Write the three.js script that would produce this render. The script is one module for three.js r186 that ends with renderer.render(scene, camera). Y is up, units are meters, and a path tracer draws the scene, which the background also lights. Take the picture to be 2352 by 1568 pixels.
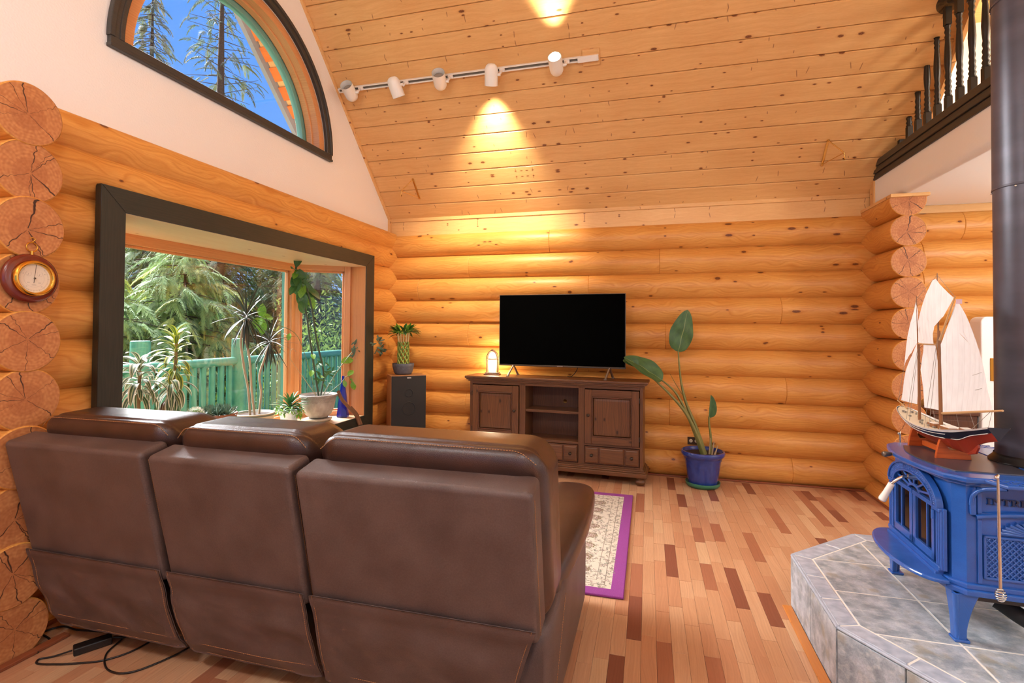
import * as THREE from 'three';
import { RoundedBoxGeometry } from 'three/addons/geometries/RoundedBoxGeometry.js';
import { mergeGeometries, mergeVertices, toCreasedNormals } from 'three/addons/utils/BufferGeometryUtils.js';
import { RectAreaLightUniformsLib } from 'three/addons/lights/RectAreaLightUniformsLib.js';
import { FontLoader } from 'three/addons/loaders/FontLoader.js';
import { TextGeometry } from 'three/addons/geometries/TextGeometry.js';
import { createNoise2D, createNoise3D } from 'simplex-noise';
RectAreaLightUniformsLib.init();

// ───────── camera, sky, sun, exposure ─────────
const scene = new THREE.Scene();
const D2R = Math.PI / 180;
const camera = new THREE.PerspectiveCamera(67.84, 2352 / 1568, 0.05, 200);
camera.rotation.order = 'YXZ';
camera.rotation.set(1.045 * D2R, 15.036 * D2R, 0.377 * D2R);
camera.position.set(2.979, 1.499, 5.501);
camera.setViewOffset(2352, 1568, 0, 52.3, 2352, 1568);

const renderer = new THREE.WebGLRenderer({ antialias: true });
renderer.toneMapping = THREE.LinearToneMapping;
renderer.toneMappingExposure = 1.08;
renderer.shadowMap.enabled = true;

{ // clear blue summer sky, paler towards the horizon
  const w = 16, h = 256, d = new Float32Array(w * h * 4);
  const zen = [0.075, 0.33, 0.98], hor = [0.34, 0.60, 1.05];
  for (let y = 0; y < h; y++) for (let x = 0; x < w; x++) {
    const e = Math.max(0, Math.sin(((y + 0.5) / h - 0.5) * Math.PI)), t = Math.pow(1 - e, 3.2), i = (y * w + x) * 4;
    for (let c = 0; c < 3; c++) d[i + c] = zen[c] * (1 - t) + hor[c] * t;
    d[i + 3] = 1;
  }
  const t = new THREE.DataTexture(d, w, h, THREE.RGBAFormat, THREE.FloatType);
  t.mapping = THREE.EquirectangularReflectionMapping; t.magFilter = THREE.LinearFilter; t.needsUpdate = true;
  scene.background = t;
}
const sun = new THREE.DirectionalLight(new THREE.Color(0.97, 0.98, 1.0), 40.0); // hazy, very soft
sun.position.set(-6.9, 5.6, -2.0).multiplyScalar(2).add(new THREE.Vector3(2, 0, 2));
sun.target.position.set(2, 0, 2);
sun.shadow.radius = 110; sun.castShadow = true;
sun.shadow.camera.left = -12; sun.shadow.camera.right = 12; sun.shadow.camera.top = 12; sun.shadow.camera.bottom = -12; sun.shadow.camera.far = 60;
sun.shadow.mapSize.set(2048, 2048);
scene.add(sun, sun.target);

// ───────── helpers ─────────
function rng(seed) { let a = seed >>> 0; return () => { a = (a + 0x6d2b79f5) | 0; let t = Math.imul(a ^ (a >>> 15), 1 | a); t = (t + Math.imul(t ^ (t >>> 7), 61 | t)) ^ t; return ((t ^ (t >>> 14)) >>> 0) / 4294967296; }; }
const R = rng(7);
const rr = (a, b, r = R) => a + (b - a) * r();
const N2 = createNoise2D(rng(11)), N3 = createNoise3D(rng(12));
const fbm = (x, y, o = 4) => { let s = 0, a = 0.5, n = 0; for (let i = 0; i < o; i++) { s += a * N2(x + i * 17.3, y - i * 9.1); n += a; a *= 0.5; x *= 2.03; y *= 2.03; } return s / n; };
const clamp = (x, a = 0, b = 1) => Math.min(b, Math.max(a, x));
const smooth = (a, b, x) => { const t = clamp((x - a) / (b - a)); return t * t * (3 - 2 * t); };
const mix = (a, b, t) => a + (b - a) * t;
const mix3 = (a, b, t) => [mix(a[0], b[0], t), mix(a[1], b[1], t), mix(a[2], b[2], t)];
const V = (x, y, z) => new THREE.Vector3(x, y, z);
function tex(w, h, fn, { srgb = true, mirror = true } = {}) {
  const d = new Uint8Array(w * h * 4);
  for (let y = 0; y < h; y++) for (let x = 0; x < w; x++) {
    const c = fn((x + 0.5) / w, (y + 0.5) / h), i = (y * w + x) * 4;
    if (typeof c === 'number') d[i] = d[i + 1] = d[i + 2] = clamp(c) * 255; else { d[i] = clamp(c[0] / 255) * 255; d[i + 1] = clamp(c[1] / 255) * 255; d[i + 2] = clamp(c[2] / 255) * 255; }
    d[i + 3] = 255;
  }
  const t = new THREE.DataTexture(d, w, h);
  if (srgb) t.colorSpace = THREE.SRGBColorSpace;
  t.wrapS = t.wrapT = mirror ? THREE.MirroredRepeatWrapping : THREE.RepeatWrapping;
  t.magFilter = THREE.LinearFilter; t.minFilter = THREE.LinearMipmapLinearFilter; t.generateMipmaps = true; t.needsUpdate = true;
  return t;
}
function scaled(t, su, sv) { const c = t.clone(); c.repeat.set(1 / su, 1 / sv); c.needsUpdate = true; return c; } // one copy covers su x sv metres
function canvasTex(w, h, draw) {
  const c = document.createElement('canvas'); c.width = w; c.height = h; draw(c.getContext('2d'), w, h);
  const t = new THREE.CanvasTexture(c); t.colorSpace = THREE.SRGBColorSpace; t.magFilter = THREE.LinearFilter; return t;
}
const M = {};
const std = (o) => new THREE.MeshStandardMaterial(o);
const phy = (o) => new THREE.MeshPhysicalMaterial(o);

const used = new Map();
function numbered(name) { const n = used.get(name) ?? 0; used.set(name, n + 1); return n ? `${name}_${String(n).padStart(3, '0')}` : name; }
function shadow(o) { o.castShadow = o.receiveShadow = true; return o; }
function part(name, geo, mat, parent, pos, rot) { // a mesh under its thing
  const m = shadow(new THREE.Mesh(Array.isArray(geo) ? merge(geo) : geo, mat)); m.name = name; parent.add(m);
  if (pos) m.position.set(...pos); if (rot) m.rotation.set(...rot);
  return m;
}
function thing(name, label, category, pos = [0, 0, 0], turn = 0, group) {
  const g = new THREE.Group(); g.name = numbered(name); g.position.set(...pos); g.rotation.y = turn;
  g.userData = { label, category }; if (group) g.userData.group = group; scene.add(g); return g;
}
function single(name, geo, mat, label, category, pos, turn, group) {
  const m = shadow(new THREE.Mesh(Array.isArray(geo) ? merge(geo) : geo, mat)); m.name = numbered(name); m.userData = { label, category };
  if (group) m.userData.group = group; if (pos) m.position.set(...pos); if (turn) m.rotation.y = turn; scene.add(m); return m;
}
function struct(name, label, category) { const g = new THREE.Group(); g.name = name; g.userData = { kind: 'structure', label, category }; scene.add(g); return g; }
function merge(list) {
  return mergeGeometries(list.map((g) => { let n = g.index ? g.toNonIndexed() : g; for (const k of Object.keys(n.attributes)) if (!['position', 'normal', 'uv'].includes(k)) n.deleteAttribute(k); n.morphAttributes = {};
    if (!n.attributes.uv) n.setAttribute('uv', new THREE.BufferAttribute(new Float32Array(n.attributes.position.count * 2), 2)); if (!n.attributes.normal) n.computeVertexNormals(); return n; }));
}
// uv in metres by the way each face points; grain = axis that u follows
function metreUV(g0, grain = 'x', ou = 0, ov = 0) {
  const g = g0.index ? g0.toNonIndexed() : g0; g.computeBoundingBox();
  const p = g.attributes.position, uv = new Float32Array(p.count * 2), a = V(), b = V(), c = V(), n = V();
  const others = { x: ['y', 'z'], y: ['x', 'z'], z: ['x', 'y'] }[grain];
  for (let i = 0; i < p.count; i += 3) {
    a.fromBufferAttribute(p, i); b.fromBufferAttribute(p, i + 1); c.fromBufferAttribute(p, i + 2);
    n.copy(b).sub(a).cross(c.clone().sub(a)); const ax = Math.abs(n.x), ay = Math.abs(n.y), az = Math.abs(n.z);
    const dom = ax > ay && ax > az ? 'x' : ay > az ? 'y' : 'z';
    let U = grain, W = others[0] === dom ? others[1] : others[0];
    if (dom === grain) { U = others[0]; W = others[1]; }
    [a, b, c].forEach((q, k) => { uv[(i + k) * 2] = q[U] + ou; uv[(i + k) * 2 + 1] = q[W] + ov; });
  }
  g.setAttribute('uv', new THREE.BufferAttribute(uv, 2)); return g;
}
function box(w, h, d, x = 0, y = 0, z = 0, r = 0, seg = 1) {
  const g = r > 0 ? new RoundedBoxGeometry(w, h, d, seg, Math.min(r, w / 2.01, h / 2.01, d / 2.01)) : new THREE.BoxGeometry(w, h, d);
  return g.translate(x, y, z);
}
const span = (x0, x1, y0, y1, z0, z1, r = 0, seg = 1) => box(x1 - x0, y1 - y0, z1 - z0, (x0 + x1) / 2, (y0 + y1) / 2, (z0 + z1) / 2, r, seg);
const lathe = (pts, seg = 32) => new THREE.LatheGeometry(pts.map((p) => new THREE.Vector2(p[0], p[1])), seg);
function tube(pts, r, seg = 24, rad = 8, closed = false) {
  const c = new THREE.CatmullRomCurve3(pts.map((p) => (p.isVector3 ? p : V(...p))), closed);
  return new THREE.TubeGeometry(c, seg, r, rad, closed);
}
function rod(a, b, r0, r1 = r0, seg = 10) { // tapered cylinder from a to b
  const A = V(...a), B = V(...b), d = B.clone().sub(A), g = new THREE.CylinderGeometry(r1, r0, d.length(), seg);
  g.applyQuaternion(new THREE.Quaternion().setFromUnitVectors(V(0, 1, 0), d.clone().normalize())); return g.translate((A.x + B.x) / 2, (A.y + B.y) / 2, (A.z + B.z) / 2);
}
function extrude(shape, depth, bevel = 0, seg = 2, curve = 24) {
  return new THREE.ExtrudeGeometry(shape, { depth: depth - 2 * bevel, bevelEnabled: bevel > 0, bevelThickness: bevel, bevelSize: bevel, bevelOffset: -bevel, bevelSegments: seg, curveSegments: curve }).translate(0, 0, bevel);
}
function poly(pts) { const s = new THREE.Shape(); pts.forEach((p, i) => (i ? s.lineTo(p[0], p[1]) : s.moveTo(p[0], p[1]))); s.closePath(); return s; }
const toX = (g) => g.applyMatrix4(new THREE.Matrix4().set(0, 0, 1, 0, 0, 1, 0, 0, -1, 0, 0, 0, 0, 0, 0, 1)); // shape (x,y) extruded +z  ->  lies across x: (-z = shape x)
const upY = (g) => g.applyMatrix4(new THREE.Matrix4().set(1, 0, 0, 0, 0, 0, 1, 0, 0, -1, 0, 0, 0, 0, 0, 1)); // shape (x, y) -> (x, -z), extruded up

// ───────── wood and surface textures ─────────
function woodTex(w, h, mw, mh, { light, dark, knot, lines = 70, knots = 10, seed = 1, streak = 0.5, ksize = [0.006, 0.016], contrast = 1, wave = 0.03, ticks = 0 }) {
  const r = rng(seed), K = []; for (let i = 0; i < knots; i++) K.push([r() * mw, r() * mh, mix(ksize[0], ksize[1], r() ** 1.6), 1.2 + r() * 0.9]);
  const T = []; for (let i = 0; i < ticks; i++) T.push([r() * mw, r() * mh, 0.01 + r() * 0.03, (r() - 0.5) * 0.6]);
  const o = seed * 31.7;
  return tex(w, h, (u, v) => {
    const x = u * mw, y = v * mh;
    let yy = y + wave * fbm(x * 0.9 + o, y * 2.2 + o, 3) + wave * 0.5 * N2(x * 2.7 + o, y * 5);
    let kd = 0, ring = 0;
    for (const k of K) {
      const dx = (x - k[0]) / k[3], dy = y - k[1], d = Math.hypot(dx * 0.75, dy), s = k[2];
      if (d < s * 8) { yy += Math.sign(dy || 1) * s * 0.9 * Math.exp(-(d * d) / (s * s * 9)); }
      if (d < s * 2.2) { kd = Math.max(kd, 1 - smooth(s * 0.75, s * 1.15, d + 0.15 * s * N2(x * 160, y * 160))); ring = Math.max(ring, 0.35 * (1 - smooth(s * 1.1, s * 2.2, d))); }
    }
    const g = fbm(yy * lines * 0.55 + o, x * 0.7, 3), l = Math.pow(0.5 + 0.5 * Math.sin(yy * lines * 6.28 * 0.5 + 3 * fbm(x * 0.6 + o, yy * 6, 2)), 5);
    const f = N2(x * 8, y * 420) * 0.10 + N2(x * 25, y * 900) * 0.06;
    let t = clamp(0.34 + streak * 0.42 * g + contrast * 0.30 * l + f + 0.14 * fbm(x * 1.3 + o, y * 1.3, 2));
    let c = mix3(light, dark, t);
    for (const k of T) { const dx = x - k[0] - (y - k[1]) * k[3], dy = y - k[1]; if (Math.abs(dx) < 0.006 && Math.abs(dy) < k[2]) c = mix3(c, knot, 0.55 * (1 - smooth(0.001, 0.0045, Math.abs(dx))) * (1 - smooth(k[2] * 0.5, k[2], Math.abs(dy)))); }
    c = mix3(c, dark, ring); return kd > 0 ? mix3(c, mix3(knot, dark, 0.15 + 0.3 * N2(x * 90, y * 90)), kd * 0.9) : c;
  });
}
const LOGTEX = [1, 2, 3].map((s) => woodTex(1024, 512, 2.6, 0.92, { light: [234, 174, 94], dark: [186, 108, 38], knot: [92, 46, 22], lines: 70, knots: 15, seed: s, streak: 0.45, contrast: 0.6, wave: 0.055, ksize: [0.006, 0.017] }));
M.log = LOGTEX.map((t) => phy({ map: scaled(t, 2.6, 0.92), roughness: 0.42, specularIntensity: 0.8 }));
const BOARDTEX = [4, 5, 6].map((s) => woodTex(1024, 256, 2.4, 0.58, { light: [238, 192, 130], dark: [204, 142, 80], knot: [98, 48, 26], lines: 44, knots: 20, seed: s, streak: 0.34, contrast: 0.28, wave: 0.03, ksize: [0.004, 0.011], ticks: 16 }));
M.board = BOARDTEX.map((t) => phy({ map: scaled(t, 2.4, 0.58), roughness: 0.38, specularIntensity: 0.8 }));
M.pine = phy({ map: scaled(BOARDTEX[0], 2.4, 0.58), roughness: 0.45 });
M.fir = phy({ map: scaled(woodTex(512, 256, 1.5, 0.4, { light: [226, 164, 108], dark: [186, 116, 66], knot: [120, 66, 36], lines: 120, knots: 1, seed: 9, streak: 0.4, contrast: 0.5, wave: 0.01 }), 1.5, 0.4), roughness: 0.4 });
// sawn log end: rings, paler sapwood, drying cracks
function endTex(seed) {
  const r = rng(seed), cx = (r() - 0.5) * 0.22, cy = (r() - 0.5) * 0.22, cr = []; for (let i = 0; i < 7; i++) cr.push([r() * 6.283, 0.35 + r() * 0.62, 0.004 + r() * 0.014 * (i < 2 ? 1.9 : 0.7)]);
  return tex(256, 256, (u, v) => {
    const x = u * 2 - 1, y = v * 2 - 1, dx = x - cx, dy = y - cy, d = Math.hypot(dx, dy) * (1 + 0.05 * N2(x * 1.3 + seed, y * 1.3)), a = Math.atan2(dy, dx), R0 = Math.hypot(x, y);
    let c = mix3([206, 140, 84], [178, 106, 58], 0.45 + 0.12 * Math.sin(d * 62) + 0.35 * N2(x * 6 + seed, y * 6)); if (d < 0.52) c = mix3(c, [158, 86, 46], 0.32);
    c = mix3(c, [150, 84, 46], clamp(0.35 * fbm(a * 4 + seed, d * 1.2, 3)));
    for (const k of cr) { let da = a - k[0] - 0.06 * N2(d * 4 + seed, k[0]); da = Math.atan2(Math.sin(da), Math.cos(da)); const w = Math.abs(da) * d, far = smooth(k[1] - 0.3, k[1], R0); if (w < k[2] * 1.6 && d > 0.05) c = mix3(c, [52, 26, 14], (1 - smooth(k[2] * (0.5 + 0.5 * far) * 0.5, k[2] * (0.6 + far), w)) * 0.9); }
    return c;
  });
}
M.end = [21, 22, 23, 24, 25].map((s) => std({ map: endTex(s), roughness: 0.6 }));
const plasterBump = tex(256, 256, (u, v) => 0.5 + 0.35 * fbm(u * 28, v * 28, 3), { srgb: false });
M.plaster = std({ color: new THREE.Color('#efe7de'), roughness: 0.9, bumpMap: scaled(plasterBump, 0.5, 0.5), bumpScale: 0.0015 });
M.white = std({ color: new THREE.Color('#f5f3ef'), roughness: 0.85, bumpMap: scaled(plasterBump, 0.5, 0.5), bumpScale: 0.001 });
M.blackTrim = phy({ map: scaled(tex(256, 256, (u, v) => { const f = fbm(u * 5, v * 30, 4); return mix3([46, 46, 44], [68, 62, 56], clamp(0.4 + 0.5 * f)); }), 1, 0.3), roughness: 0.42 });
M.black = phy({ color: new THREE.Color('#1b1917'), roughness: 0.35 });
M.glass = phy({ color: 0xffffff, transmission: 1, roughness: 0.0, thickness: 0, ior: 1.5, specularIntensity: 0.6 });
M.greenPaint = phy({ map: scaled(tex(256, 256, (u, v) => mix3([58, 120, 100], [74, 140, 118], 0.5 + 0.5 * fbm(u * 4, v * 14, 3))), 0.8, 0.4), roughness: 0.5 });

// ───────── the log courses ─────────
const LR = 0.146, BROW = [2.46, 2.2, 1.944, 1.687, 1.423, 1.16, 0.90, 0.64, 0.38, 0.127], AROW = BROW.slice(0, 9).map((y, i) => (y + BROW[i + 1]) / 2);
function logGeo(a, b, axis, y, off, r = LR, { top = 9, seed = 1, bev = 0.006, rs = 44 } = {}) { // a log from a to b along x or z; its axis at height y and offset off
  const len = b - a, ns = Math.max(4, Math.ceil(len / 0.3)), xs = [0, bev * 0.4, bev]; for (let i = 1; i < ns; i++) xs.push(bev + ((len - 2 * bev) * i) / ns); xs.push(len - bev, len - bev * 0.4, len);
  const pos = [], uv = [], idx = [], ou = seed * 1.37, ov = seed * 0.211;
  xs.forEach((s, i) => {
    const k = Math.min(i, xs.length - 1 - i), rad = r - (k === 0 ? bev : k === 1 ? bev * 0.4 : 0);
    for (let j = 0; j <= rs; j++) {
      const t = (j / rs) * Math.PI * 2, w = rad * (1 + 0.012 * N3((a + s) * 0.8, Math.cos(t) * 0.8 + seed * 3.3, Math.sin(t) * 0.8));
      let py = y + w * Math.sin(t), po = off + w * Math.cos(t); py = Math.min(py, top);
      if (axis === 'x') pos.push(a + s, py, po); else pos.push(po, py, a + s);
      uv.push(a + s + ou, (j / rs) * 0.9173 + ov);
    }
  });
  const n = rs + 1;
  for (let i = 0; i < xs.length - 1; i++) for (let j = 0; j < rs; j++) { const p = i * n + j; if (axis === 'x') idx.push(p, p + 1, p + n, p + 1, p + n + 1, p + n); else idx.push(p, p + n, p + 1, p + 1, p + n, p + n + 1); }
  const g = new THREE.BufferGeometry(); g.setAttribute('position', new THREE.Float32BufferAttribute(pos, 3)); g.setAttribute('uv', new THREE.Float32BufferAttribute(uv, 2)); g.setIndex(idx); g.computeVertexNormals();
  const nn = g.attributes.normal; for (let i = 0; i < xs.length; i++) { const p = i * n, q = p + rs, v = V().fromBufferAttribute(nn, p).add(V().fromBufferAttribute(nn, q)).normalize(); nn.setXYZ(p, v.x, v.y, v.z); nn.setXYZ(q, v.x, v.y, v.z); }
  return g;
}
function endCap(x, y, z, r, dir, top = 9) { // disc facing +x or +z
  const pos = [], uv = [], idx = [], n = 40; const put = (c, s) => { const py = Math.min(y + s * r, top); if (dir === 'x') pos.push(x, py, z - c * r); else pos.push(x + c * r, py, z); uv.push(0.5 + c * 0.5, 0.5 + (py - y) / r * 0.5); };
  put(0, 0); for (let i = 0; i <= n; i++) put(Math.cos((i / n) * 6.28319), Math.sin((i / n) * 6.28319)); for (let i = 1; i <= n; i++) idx.push(0, i, i + 1);
  const g = new THREE.BufferGeometry(); g.setAttribute('position', new THREE.Float32BufferAttribute(pos, 3)); g.setAttribute('uv', new THREE.Float32BufferAttribute(uv, 2)); g.setIndex(idx); g.computeVertexNormals(); return g;
}
let logSeed = 1;
const logM = (i) => M.log[i % 3];
const XR = 8.0, ZR = 7.2, RIDGE = 3.6, CY0 = 2.765; // right end, rear wall, ridge; ceiling: y = CY0 + z
// wall B: back
const wallBack = struct('wall_back', 'back wall of stacked honey pine logs behind the television', 'wall');
const JB = [[1.93], [1.0, 3.09], [0.38, 2.36], [4.23], [1.0, 3.15], [2.36], [4.27], [0.98, 3.19], [], [4.32]]; // butt joints, x in metres
BROW.forEach((y, i) => {
  const cuts = [-0.3, ...JB[i], i === 0 ? 5.72 : 5.4, XR + 0.2];
  for (let k = 0; k < cuts.length - 1; k++) part('log', logGeo(cuts[k], cuts[k + 1], 'x', y, -0.064, LR, { seed: logSeed }), logM(logSeed++), wallBack);
});
part('backing', span(-0.3, XR + 0.2, -0.2, 2.62, -0.36, -0.12), M.pine, wallBack);
part('frieze_board', metreUV(span(-0.03, 5.02, 2.573, 2.752, -0.05, 0.014, 0.004), 'x', 3.1, 0.2), M.board[1], wallBack);
part('cove_strip', metreUV(span(-0.03, 5.02, 2.750, 2.792, -0.04, 0.026, 0.006), 'x', 1.1, 0.4), M.board[2], wallBack);
part('frieze_board', metreUV(span(5.2, XR, 2.578, 2.65, -0.05, 0.02, 0.004), 'x', 2.1, 0.1), M.board[0], wallBack);
part('upper_wall', span(5.23, XR + 0.2, 2.65, 4.6, -0.24, -0.04), M.plaster, wallBack); // cream dormer wall of the loft

// wall A: left, with the bay window and the half-round window
const wallLeft = struct('wall_left', 'left wall of pine logs with cream plaster gable above', 'wall');
const BZ0 = 0.74, BZ1 = 3.29, BY0 = 0.572, BY1 = 2.138; // clear opening of the bay
const addA = (z0, z1, y, o = {}) => part('log', logGeo(z0, z1, 'z', y, o.off ?? -0.064, LR, { seed: logSeed, ...o }), logM(logSeed++), wallLeft);
addA(-0.3, 3.9, 2.53, { top: 2.614 }); addA(3.9, ZR + 0.2, 2.53, { top: 2.614 });
AROW.forEach((y) => {
  const over = y + 0.12 > BY0 - 0.08 && y - 0.12 < BY1 + 0.06;
  if (over && y < 2.2) { addA(-0.3, BZ0 - 0.06, y); addA(BZ1 + 0.06, 3.86, y, { off: -0.086 }); addA(3.86, 5.2, y); addA(5.2, ZR + 0.2, y); } else { addA(-0.3, 3.9, y); addA(3.9, ZR + 0.2, y); }
});
addA(-0.3, 3.9, -0.01); addA(3.9, ZR + 0.2, -0.01);
// backing of the log wall, left open at the bay
part('backing', [span(-0.30, -0.12, -0.2, 2.6, -0.3, BZ0 - 0.28), span(-0.30, -0.12, -0.2, 2.6, BZ1 + 0.28, ZR + 0.2), span(-0.36, -0.12, -0.2, BY0 - 0.08, BZ0, BZ1), span(-0.36, -0.12, BY1 + 0.06, 2.6, BZ0, BZ1)], M.pine, wallLeft);
const AC = { z: 2.264, y: 3.135, r: 1.05 }; // half-round window: outer edge of its casing
{ // plaster gable with a half-round hole, x from -0.03 outwards
  const yb = AC.y + 0.03, hr = 0.972, roof = (z) => (z < RIDGE ? CY0 + z + 0.05 : CY0 + 2 * RIDGE - z + 0.05), zs = [-0.3, 0, 0.5, 1, AC.z - hr]; // columns of quads, front and back
  for (let i = 1; i < 64; i++) zs.push(AC.z - hr * Math.cos((i / 64) * Math.PI)); zs.push(AC.z + hr, RIDGE, 4.5, 5.5, 6.5, ZR);
  const pos = [], quad = (z0, z1, a0, a1, b0, b1) => { for (const [x, f] of [[-0.03, 1], [-0.25, -1]]) { const P = [[x, a0, z0], [x, a1, z1], [x, b1, z1], [x, b0, z0]], t = f < 0 ? [0, 1, 2, 0, 2, 3] : [0, 2, 1, 0, 3, 2]; t.forEach((k) => pos.push(...P[k])); } };
  zs.forEach((z0, i) => { const z1 = zs[i + 1]; if (z1 === undefined) return; const h = (z) => (Math.abs(z - AC.z) < hr ? yb + Math.sqrt(hr * hr - (z - AC.z) ** 2) : yb); quad(z0, z1, 2.6, 2.6, yb, yb); quad(z0, z1, h(z0), h(z1), Math.max(yb, roof(z0)), Math.max(yb, roof(z1))); });
  const g0 = new THREE.BufferGeometry(); g0.setAttribute('position', new THREE.Float32BufferAttribute(pos, 3)); g0.computeVertexNormals(); const g = metreUV(g0, 'z');
  part('plaster_gable', g, M.plaster, wallLeft);
  // wooden corner and rake trim where plaster meets ceiling
  part('rake_trim', metreUV(box(0.03, 0.022, 9, 0, 0, 0).rotateX(-Math.PI / 4).translate(-0.022, CY0 + 2.0 - 0.016, 2.0), 'z'), M.pine, wallLeft);
  part('corner_trim', metreUV(span(-0.04, 0.0, 2.6, 2.78, 0.0, 0.05, 0.004), 'y'), M.pine, wallLeft);
}
// stack of log ends left of the bay (a cross wall's logs pass through)
const stubLeft = struct('wall_crossing_left', 'stack of sawn log ends projecting from the left log wall', 'wall');
BROW.concat([-0.12]).forEach((y, i) => {
  const r = 0.141, L = 0.25 + [0, -0.004, 0.006, -0.01, 0.004, 0, 0.006, -0.004, 0.01, 0, 0][i], z = 3.845 + [0.01, 0, -0.004, 0, 0, -0.006, 0, 0.012, 0.03, 0.02, 0][i];
  const l = part('log', logGeo(-0.3, L, 'x', y, z, r, { seed: logSeed }), logM(logSeed++), stubLeft);
  part('sawn_end', endCap(L - 0.0002, y, z, r - 0.006, 'x'), M.end[i % 5], l);
});
// stub of the cross wall right of the TV wall
const stubRight = struct('wall_crossing_right', 'stub of stacked logs with sawn ends right of the television wall', 'wall');
AROW.concat([-0.005]).forEach((y, i) => {
  const r = 0.132, L = 0.6 + [0, 0.004, -0.004, 0, 0.01, 0, -0.006, 0, 0, 0][i];
  const l = part('log', logGeo(-0.3, L, 'z', y, 5.06, r, { seed: logSeed }), logM(logSeed++), stubRight);
  part('sawn_end', endCap(5.06, y, L - 0.0002, r - 0.006, 'z'), M.end[(i + 2) % 5], l);
});
{
  const l = part('half_log', logGeo(-0.3, 0.6, 'z', 2.585, 5.06, 0.135, { seed: logSeed, top: 2.605 }), logM(logSeed++), stubRight);
  part('sawn_end', endCap(5.06, 2.585, 0.5998, 0.129, 'z', 2.605), M.end[1], l);
  part('cap_board', metreUV(span(4.92, 5.2, 2.605, 2.632, -0.05, 0.64, 0.003), 'z'), M.board[0], stubRight);
}

// ───────── ceiling: sloping boards ─────────
const ceiling = struct('ceiling', 'sloping cathedral ceiling of knotty pine boards', 'ceiling');
{
  const sh = new THREE.Shape(), w = 0.1888, t = 0.02, c = 0.009; // board section: chamfered edges on the room side
  sh.moveTo(0.0014, t); sh.lineTo(0.0014, c); sh.lineTo(c, 0); sh.lineTo(w - c, 0); sh.lineTo(w - 0.0014, c); sh.lineTo(w - 0.0014, t); sh.closePath();
  const L = 5.26, base = new THREE.ExtrudeGeometry(sh, { depth: L, bevelEnabled: false }); // x across, y out of the room, z along
  base.applyMatrix4(new THREE.Matrix4().makeBasis(V(0, Math.SQRT1_2, Math.SQRT1_2), V(0, Math.SQRT1_2, -Math.SQRT1_2), V(-1, 0, 0))); base.translate(L - 0.03, 0, 0);
  const rB = rng(31);
  for (let k = 0; k < 27; k++) {
    const g = base.clone(), p = g.attributes.position, uv = new Float32Array(p.count * 2), ou = rB() * 9, ov = rB() * 3;
    for (let i = 0; i < p.count; i++) { uv[i * 2] = p.getX(i) + ou; uv[i * 2 + 1] = (p.getY(i) + p.getZ(i)) * Math.SQRT1_2 + ov; }
    g.setAttribute('uv', new THREE.BufferAttribute(uv, 2)); g.translate(0, 2.779 + k * 0.1335, 0.014 + k * 0.1335); g.computeVertexNormals();
    part('board', g, M.board[Math.floor(rB() * 3)], ceiling);
  }
  const slab = (x0, x1, z0, z1, up) => { // roof deck above the boards
    const s = poly([[-z0, up(z0)], [-z1, up(z1)], [-z1, up(z1) + 0.2], [-z0, up(z0) + 0.2]]); return toX(new THREE.ExtrudeGeometry(s, { depth: x1 - x0, bevelEnabled: false })).translate(x0, 0, 0); };
  part('roof_deck', [slab(-0.7, 5.23, -0.9, RIDGE, (z) => CY0 + z + 0.032), slab(-0.7, XR, RIDGE, ZR + 0.5, (z) => CY0 + 2 * RIDGE - z + 0.032)], M.pine, ceiling);
  part('soffit_board', slab(5.23, XR + 0.2, -0.3, RIDGE + 0.2, () => 6.4), M.pine, ceiling);
  part('dormer_ceiling', metreUV(span(5.23, XR + 0.2, 4.32, 4.4, -0.2, RIDGE + 0.2), 'x'), M.board[1], ceiling);
  part('dormer_trim', metreUV(box(0.03, 0.12, 5.4, 0, 0, 0).rotateX(-Math.PI / 4).translate(5.235, CY0 + 1.85 - 0.03, 1.85), 'z'), M.pine, ceiling);
  // eave outside the gable, seen through the half-round window
  const eb = new THREE.BoxGeometry(0.52, 0.02, 0.132);
  for (let k = 0; k < 22; k++) { const z = 0.05 + k * 0.1335 / 1.0; part('eave_board', metreUV(eb.clone().rotateX(-Math.PI / 4), 'x', k * 0.7, k * 0.31), M.eave ??= std({ map: scaled(BOARDTEX[1], 2.4, 0.58), color: new THREE.Color('#d98f55'), roughness: 0.6 }), ceiling, [-0.41, CY0 + z * 1.0 + 0.005, z]); }
  part('bargeboard', metreUV(box(0.045, 0.22, 7.5).rotateX(-Math.PI / 4).translate(-0.69, CY0 + 2.0 + 0.06, 2.0), 'z'), std({ color: new THREE.Color('#7d7a78'), roughness: 0.7 }), ceiling);
}

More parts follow.
